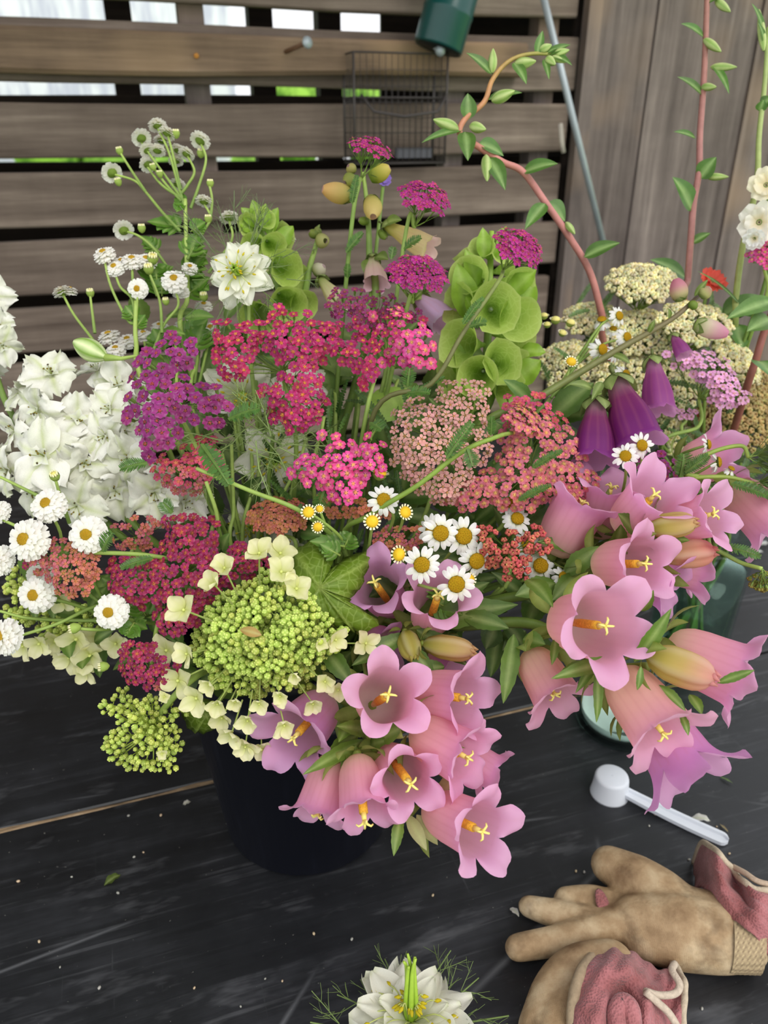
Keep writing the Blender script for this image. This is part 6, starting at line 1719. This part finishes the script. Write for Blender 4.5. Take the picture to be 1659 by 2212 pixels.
foxglove('green foxglove bud tip between the cups and the tall yarrow', [(690, 500, .61), (680, 540, .61), (665, 600, .605), (650, 760, .59)], 'bucket', [],
    [((685, 510, .61), (668, 500, .605), 10, [S(130, 150, 70), S(150, 165, 80)], .7), ((690, 520, .608), (703, 520, .60), 16, [S(150, 165, 80), S(200, 200, 130)], .5), ((688, 510, .61), (684, 490, .608), 9, [S(130, 150, 70), S(170, 180, 100)], .7), ((680, 590, .605), (700, 575, .60), 16, [S(150, 165, 80), S(230, 226, 200)], .4)],
    [LGREEN, GREEN, GREEN], leaves=[((684, 505, .61), (692, 485, .608), 10), ((675, 550, .61), (685, 540, .605), 10)])

# ------------------------------------------------------------------ arching pink stems with leaves and striped buds
CLK = S(92, 132, 58)


def budstem(label, stem, vase, leaves, buds, cols, r=(.0016, .0028)):
    pts = [W(*p) for p in stem]
    if vase: path, foot = stem_path(pts[0], pts[1:], vase)
    else: path = cat(pts, 8); foot = pts[-1]
    t = spray('budding_stem', label, foot)
    m = MB(); m.tube(path, list(r), 9, cols); m.build('stem', M_STEM, t)
    for (A, B, w) in leaves: part_leaf(t, A, B, w, col=jit(CLK, .12), mid=S(150, 180, 110), bend=.10, fold=.3, pw=.7)
    for (A, B, w) in buds:
        A_ = W(*A); B_ = W(*B); R = w / 2 / FPX * A[2]; F = frame(B_ - A_, R_(0, 3), A_); L = (B_ - A_).length; m = MB()
        def fn(u, v):
            th = TWO * v; rr = R * (math.sin(math.pi * (.05 + .93 * u ** .8)) ** .8) * (1 + .07 * math.cos(4 * th))
            return F @ Vector((rr * math.cos(th), rr * math.sin(th), L * u)), mixc(S(136, 168, 82), S(184, 196, 130), .5 + .5 * math.cos(4 * th))
        m.grid(fn, 10, 16, 0, True); m.build('bud', M_STEM, t)
    return t


budstem('arching budded stem with pale leaves curling over the leaning rod', [(1215, 120, .60), (1150, 116, .60), (1100, 132, .60), (1064, 172, .60), (1046, 220, .60), (1004, 258, .60), (994, 290, .60), (1030, 315, .60), (1085, 350, .605), (1130, 372, .61), (1180, 440, .62), (1235, 520, .63), (1275, 590, .64), (1300, 680, .65), (1330, 800, .69)], 'vase',
    [((1062, 160, .60), (1005, 118, .595), 28), ((1160, 118, .60), (1172, 68, .598), 20), ((1110, 135, .598), (1136, 186, .592), 26), ((1055, 215, .60), (1128, 205, .595), 26), ((1012, 258, .60), (1010, 203, .597), 36), ((1000, 280, .60), (910, 315, .59), 22), ((1005, 285, .595), (1010, 352, .585), 40), ((1035, 310, .60), (1085, 340, .61), 44), ((1055, 340, .60), (1090, 416, .59), 40), ((1130, 372, .61), (1206, 358, .60), 40), ((1178, 440, .615), (1133, 500, .605), 34), ((1180, 440, .63), (1218, 480, .635), 50), ((1262, 555, .63), (1340, 528, .62), 38), ((1180, 120, .60), (1232, 100, .60), 22), ((1195, 120, .60), (1235, 145, .595), 18), ((1175, 128, .60), (1185, 175, .595), 16), ((1200, 115, .60), (1225, 130, .605), 20), ((1180, 115, .60), (1205, 105, .598), 16)],
    [((1063, 158, .60), (1065, 105, .598), 20), ((1110, 140, .60), (1158, 132, .595), 24), ((1165, 110, .60), (1192, 97, .597), 18), ((1062, 218, .598), (1112, 196, .592), 24), ((990, 280, .598), (936, 258, .592), 24), ((1015, 272, .595), (1050, 280, .588), 22), ((1050, 335, .598), (1052, 392, .59), 22), ((1222, 480, .625), (1242, 506, .62), 14), ((1180, 125, .60), (1200, 140, .595), 18), ((1195, 118, .60), (1230, 108, .597), 16), ((1190, 122, .60), (1222, 135, .597), 14)],
    [S(150, 160, 80), S(190, 140, 90), S(200, 130, 110), S(196, 130, 126), S(178, 116, 106), S(150, 100, 92)], r=(.0012, .0021, .0026, .0029, .0032))
budstem('upright pink budded stem in front of the right boards', [(1528, -20, .66), (1524, 90, .66), (1520, 180, .66), (1512, 290, .66), (1510, 370, .66), (1498, 440, .665), (1492, 520, .67), (1486, 600, .68), (1480, 700, .69)], 'vase',
    [((1520, 80, .66), (1468, 55, .655), 26), ((1518, 205, .66), (1460, 170, .655), 26), ((1540, 140, .66), (1572, 208, .65), 20), ((1502, 298, .66), (1453, 288, .655), 20), ((1512, 385, .66), (1548, 340, .65), 42), ((1494, 455, .665), (1448, 385, .655), 52), ((1495, 525, .67), (1535, 505, .665), 22), ((1528, 5, .66), (1560, -10, .655), 24)],
    [((1520, 85, .66), (1558, 112, .65), 18), ((1535, 145, .66), (1592, 145, .65), 17), ((1515, 188, .66), (1548, 188, .65), 16), ((1525, 382, .66), (1574, 382, .65), 15), ((1545, 0, .66), (1578, 26, .655), 18)],
    [S(160, 112, 100), S(166, 112, 106), S(164, 112, 106), S(150, 104, 96)], r=(.0024, .0029, .0031))
budstem('pale green stem with feathery tip at the right edge', [(1660, 60, .64), (1652, 180, .64), (1640, 290, .64), (1634, 400, .64), (1605, 530, .65), (1590, 640, .66), (1585, 740, .68)], 'vase',
    [((1650, 70, .64), (1620, 10, .635), 16), ((1652, 95, .64), (1635, 50, .635), 14), ((1645, 230, .64), (1670, 210, .635), 30), ((1640, 240, .64), (1650, 215, .635), 24)],
    [((1650, 110, .64), (1640, 20, .64), 18)],
    [S(160, 176, 110), S(160, 170, 100), S(140, 156, 80)], r=(.0018, .0026, .003))
budstem('reddish stem with big dark leaves at the right edge by the lilac yarrow', [(1675, 660, .62), (1650, 720, .625), (1632, 780, .63), (1600, 880, .66)], 'vase',
    [((1670, 650, .61), (1565, 695, .60), 44), ((1665, 690, .61), (1610, 720, .60), 50), ((1640, 780, .62), (1665, 820, .60), 60), ((1600, 660, .66), (1500, 590, .65), 10), ((1480, 600, .70), (1400, 565, .69), 40), ((1600, 680, .66), (1640, 640, .66), 60), ((1590, 700, .67), (1600, 760, .66), 50), ((1560, 680, .68), (1640, 655, .67), 60)],
    [], [S(150, 90, 80), S(150, 90, 80), S(140, 86, 76)], r=(.003, .0034))

# right edge blooms in the vase
def ruffled(name, label, c, n, rpx, col, col2, foot, k=6, layers=2, via=()):
    p = W(*c); R = rpx / FPX * c[2]; F = frame(Vector(n), R_(0, 3), p, R)
    t = spray(name, label, foot)
    for L in range(layers):
        for i in range(k):
            a = TWO * (i + L * .5) / k; m = MB(); ph = R_(0, 6); tl = .25 + .35 * L + R_(-.1, .1); s_ = 1 - .25 * L
            def fn(u, v):
                x = v * 2 - 1; ww = .5 * (math.sin(math.pi * (.08 + .74 * u)) ** .7)
                return Vector((.05 + .95 * u * math.cos(tl), x * ww, .95 * u * math.sin(tl) + .10 * u * math.sin(x * 6 + ph))) * s_, mixc(col2, col, min(1, u * 1.5))
            m.grid(fn, 6, 6, 0, False, F @ Matrix.Rotation(a, 4, 'Z')); m.build('petal', M_PETAL, t)
    m = MB(); m.lathe([(.03, -.5), (.2, -.35), (.3, -.1), (.1, .1)], 10, GREEN, M=F); m.build('calyx', M_STEM, t)
    m = MB(); m.tube(cat([p - Vector(n).normalized() * R * .4] + [W(*v) for v in via] + [Vector(foot)], 6), .0015, 6, GREEN); m.build('stem', M_STEM, t)
    return t


vf = VK + Vector((.01, .01, .013))
ruffled('coral_bloom', 'small coral red blossom behind the foxglove tip', (1538, 608, .66), (.2, -.6, .7), 32, S(242, 104, 88), S(226, 120, 90), vf, 5, 2, [(1500, 760, .69), (1480, 950, .74)])
for i, (lab, c, n, r, col) in enumerate((('cream snapdragon bloom uppermost at the right edge', (1655, 400, .62), (-.4, -.7, .3), 38, S(248, 240, 214)), ('white snapdragon bloom lower at the right edge', (1640, 480, .62), (-.4, -.8, .1), 44, S(250, 246, 236)), ('white snapdragon lip lowest at the right edge', (1630, 515, .615), (-.5, -.7, -.2), 24, S(250, 250, 248)))):
    ruffled('snapdragon', lab, c, n, r, col, S(246, 228, 180), vf, 5, 2, [(1655, 600, .64), (1560, 900, .70)])
yarrow_dome('magenta bloom head at the right edge under the snapdragons', (1660, 548, .62), (-.2, -.5, .8), .016, .016, .008, 'bright', 40, .0034, via=[(1655, 640, .64), (1600, 800, .68)], vase='vase')
ruffled('coral_bloom', 'small coral red blossom low behind the lilac yarrow', (1520, 900, .70), (.2, -.8, .4), 22, S(236, 110, 104), S(226, 120, 100), vf, 5, 2, [(1500, 1000, .72)])
ruffled('violet_bloom', 'small violet blossom blurred behind the tallest yarrow', (830, 388, .63), (.2, -.7, .4), 16, S(150, 120, 200), S(170, 150, 210), bfoot(1.5), 5, 2, [(810, 560, .61), (780, 800, .58)])

# ------------------------------------------------------------------ greenery filling the bouquet
def greenery(label, foot, leaves, stems, col=S(88, 122, 48), serr=6, kind='leaf', vase='bucket'):
    t = thing('greenery_sprig', label, 'foliage', foot)
    for (A, B, w) in leaves:
        if kind == 'feather':
            m = MB(); yarrow_leaf_mb(m, W(*A), W(*B), w / FPX * A[2], col=jit(col, .15), n=16); m.build('leaf', M_LEAF, t, False)
        else:
            part_leaf(t, A, B, w, serr=serr, col=jit(col, .15), bend=.12)
    for s in stems: stem_part(t, [W(*p) for p in s] + [Vector(foot)], (.0012, .0018))
    return t


def scat_leaves(x0, x1, y0, y1, d0, d1, n, L, w):
    out = []
    for i in range(n):
        x, y, d = R_(x0, x1), R_(y0, y1), R_(d0, d1); a = R_(0, TWO); l = L * R_(.6, 1.3)
        out.append(((x, y, d), (x + l * math.cos(a), y + l * math.sin(a), d - R_(0, .02)), w * R_(.7, 1.3)))
    return out


greenery('dark toothed leaves filling the middle of the bouquet below the daisies', bfoot(0), scat_leaves(830, 1190, 1180, 1370, .50, .56, 46, 90, 44), [[(950, 1260, .53), (900, 1340, .55)], [(1080, 1240, .53), (950, 1340, .55)]], col=S(78, 108, 40))
greenery('feathery yarrow leaves in the shade between the yarrow heads', bfoot(.7), scat_leaves(560, 900, 830, 1150, .52, .58, 40, 80, 14), [[(700, 900, .54), (680, 1100, .56)], [(820, 900, .54), (760, 1100, .56)]], col=S(78, 112, 50), kind='feather')
greenery('grey green leaves behind the hydrangea at the bucket rim', bfoot(2.6), scat_leaves(400, 700, 1270, 1520, .51, .55, 40, 90, 50), [[(500, 1330, .53)], [(620, 1380, .53)]], col=S(84, 112, 46))
greenery('leaves under the white feverfew at the left side', bfoot(3.0), scat_leaves(60, 420, 1230, 1400, .52, .57, 36, 80, 40), [[(200, 1300, .54), (350, 1330, .55)], [(300, 1250, .54), (400, 1320, .55)]], col=S(92, 124, 46))
greenery('soft leaves behind the larkspur and upper feverfew', bfoot(2.0), scat_leaves(300, 640, 680, 900, .58, .63, 34, 80, 38), [[(430, 760, .60), (430, 950, .58)]], col=S(110, 142, 62))
greenery('leaves deep behind the dusty and salmon yarrow heads', bfoot(1.2), scat_leaves(820, 1330, 880, 1220, .55, .60, 60, 100, 50), [[(1000, 950, .57), (950, 1150, .57)], [(1200, 1000, .57), (1000, 1200, .57)]], col=S(86, 118, 46))
greenery('leaves around the foxglove foot and right hand bells', bfoot(.3), scat_leaves(1200, 1500, 1080, 1260, .50, .56, 34, 90, 44), [[(1350, 1150, .54), (1100, 1250, .55)]], col=S(92, 120, 46))
greenery('feathery leaves behind the lilac and cream yarrows', vf, scat_leaves(1200, 1650, 820, 1080, .64, .74, 60, 90, 15), [[(1400, 900, .70), (1480, 1050, .73)], [(1550, 900, .70), (1500, 1050, .73)]], col=S(86, 114, 62), kind='feather', vase='vase')
greenery('feathery leaf tips under the cream yarrows by the boards', vf, scat_leaves(1240, 1600, 660, 860, .68, .75, 46, 70, 12), [[(1400, 760, .71), (1450, 1000, .74)]], col=S(110, 138, 84), kind='feather', vase='vase')
greenery('leaves in the hollow between purple yarrow and hot pink yarrow', bfoot(1.6), scat_leaves(430, 680, 1040, 1240, .56, .60, 24, 80, 50), [[(500, 1000, .555), (520, 1180, .57)], [(560, 960, .555), (570, 1180, .57)], [(480, 980, .55), (530, 1180, .57)], [(660, 950, .55), (620, 1180, .57)]], col=S(70, 98, 40))
greenery('leaves around the drooping bells at the bucket front', bfoot(-1.4), scat_leaves(640, 960, 1400, 1580, .505, .535, 34, 80, 44), [[(800, 1500, .49), (760, 1420, .51)]], col=S(92, 120, 46))
greenery('hairy green stems rising from the bucket in the dark gap', bfoot(1.9), [((480, 1190, .50), (500, 1150, .49), 30), ((650, 1150, .54), (700, 1160, .53), 40)], [[(445, 1040, .49), (470, 1120, .50), (475, 1220, .52)], [(500, 960, .54), (505, 1100, .55), (510, 1230, .56)], [(540, 930, .55), (545, 1050, .555), (530, 1230, .56)], [(650, 1000, .54), (600, 1090, .55), (560, 1200, .56)]], col=S(92, 128, 60))

greenery('loose soft leaves between the yarrows in front of the slats', bfoot(1.7), scat_leaves(660, 960, 720, 1010, .585, .64, 46, 90, 44), [[(720, 800, .60), (720, 1000, .58)], [(860, 820, .60), (800, 1000, .58)], [(780, 780, .60), (760, 1000, .58)]], col=S(110, 138, 66))
greenery('grey green leaves between purple and rose yarrow heads', bfoot(2.1), scat_leaves(400, 680, 760, 1000, .59, .64, 40, 90, 44), [[(500, 820, .60), (520, 1000, .58)], [(600, 850, .60), (580, 1000, .58)]], col=S(104, 130, 74))
# ------------------------------------------------------------------ scraps on the table
def scrap(name, label, px, py, col, L, w, curl=.3, ang=0.0, z=.0012, gr=None):
    p = T(px, py, z); d = Vector((math.cos(ang), math.sin(ang), 0))
    m = MB(); leaf_mb(m, p, p + d * L, w, Vector((0, 0, 1)), bend=curl, fold=.3, col=col, nu=8, nv=4, wavy=.2)
    tag(m.build(name, M_PETAL), label, 'petal scrap' if 'petal' in name else 'scrap', gr)
scrap('fallen_petal', 'curled white petal lying right of the scoop handle', 1492, 1768, S(238, 236, 226), .016, .004, .25, -.35)
scrap('fallen_petal', 'tiny white petal beside the glove fingertip', 1102, 1962, S(236, 232, 224), .010, .0025, .3, -1.0)
scrap('fallen_petal', 'white petal on the bluish table near the glass vase', 1628, 1195, S(240, 240, 240), .014, .004, .15, .1)
scrap('fallen_petal', 'second white petal on the bluish table under the bud stem', 1640, 1178, S(240, 240, 240), .016, .005, .15, .2)
scrap('leaf_scrap', 'small green leaf scrap on the dark table at left', 225, 1912, S(84, 100, 40), .014, .004, .2, .6)
scrap('leaf_scrap', 'thin green sliver on the table at right below the pink bells', 1555, 1678, S(96, 116, 80), .012, .0015, .1, -.8)
scrap('leaf_scrap', 'tan sliver by the scoop handle end', 1555, 1780, S(160, 140, 110), .010, .0012, .1, -1.2)
scrap('leaf_scrap', 'pale fleck near the bucket foot at left', 395, 1738, S(206, 200, 190), .007, .0025, .2, .3)
crumbs = [(278, 1763), (348, 1762), (1402, 1785), (1548, 1786), (1488, 1858), (1244, 1883), (1262, 1885), (310, 1842), (290, 1852), (520, 1808), (490, 1780), (678, 2018), (215, 2135), (420, 2135), (573, 2115), (610, 2120), (130, 2090), (40, 1905), (155, 1895), (1415, 1760), (760, 2030), (860, 2140), (255, 1930), (1550, 2100), (1516, 2180), (1575, 1845), (1330, 1740), (935, 1935), (520, 2175), (85, 2035)]
cm = []
for k in range(2):
    m = MB(); m.ball((0, 0, .5), (1, .7, .6), S(206, 184, 150) if k else S(180, 178, 168), nu=3, nv=6); cm.append(m.mesh('crumb', M_BUD))
for i, (x, y) in enumerate(crumbs):
    o = inst(cm[i % 2], 'crumb', None, Matrix.Translation(T(x, y, 0)) @ Matrix.Rotation(R_(0, 6), 4, 'Z') @ Matrix.Diagonal([R_(.0009, .0018)] * 3 + [1]))
    tag(o, 'tiny pale crumb of plant debris on the black table', 'crumb', 'crumbs on the table')

# repeats of one kind share a group
GROUPS = {'yarrow': 'yarrow heads in the bouquets', 'canterbury_bell': 'Canterbury bell stems', 'feverfew': 'double white feverfew sprays', 'white_daisy': 'white daisy sprays', 'larkspur': 'white larkspur spikes', 'love_in_a_mist': 'love in a mist stems', 'bells_of_ireland': 'bells of Ireland spikes', 'foxglove': 'foxglove spikes', 'budding_stem': 'tall budding stems', 'hydrangea': 'hydrangea panicles', 'greenery_sprig': 'greenery in the bouquets', 'garden_glove': 'pair of garden gloves', 'fallen_petal': 'fallen petals on the table', 'leaf_scrap': 'leaf scraps on the table', 'snapdragon': 'snapdragon blooms', 'hedge': 'greenery beyond the fence', 'lobed_leaf': 'lobed hydrangea leaves', 'coral_bloom': 'coral blossoms'}
for o in list(sc.objects):
    if o.parent is None and o.get('label') and not o.get('group'):
        g_ = GROUPS.get(o.name.split('.')[0])
        if g_: o['group'] = g_
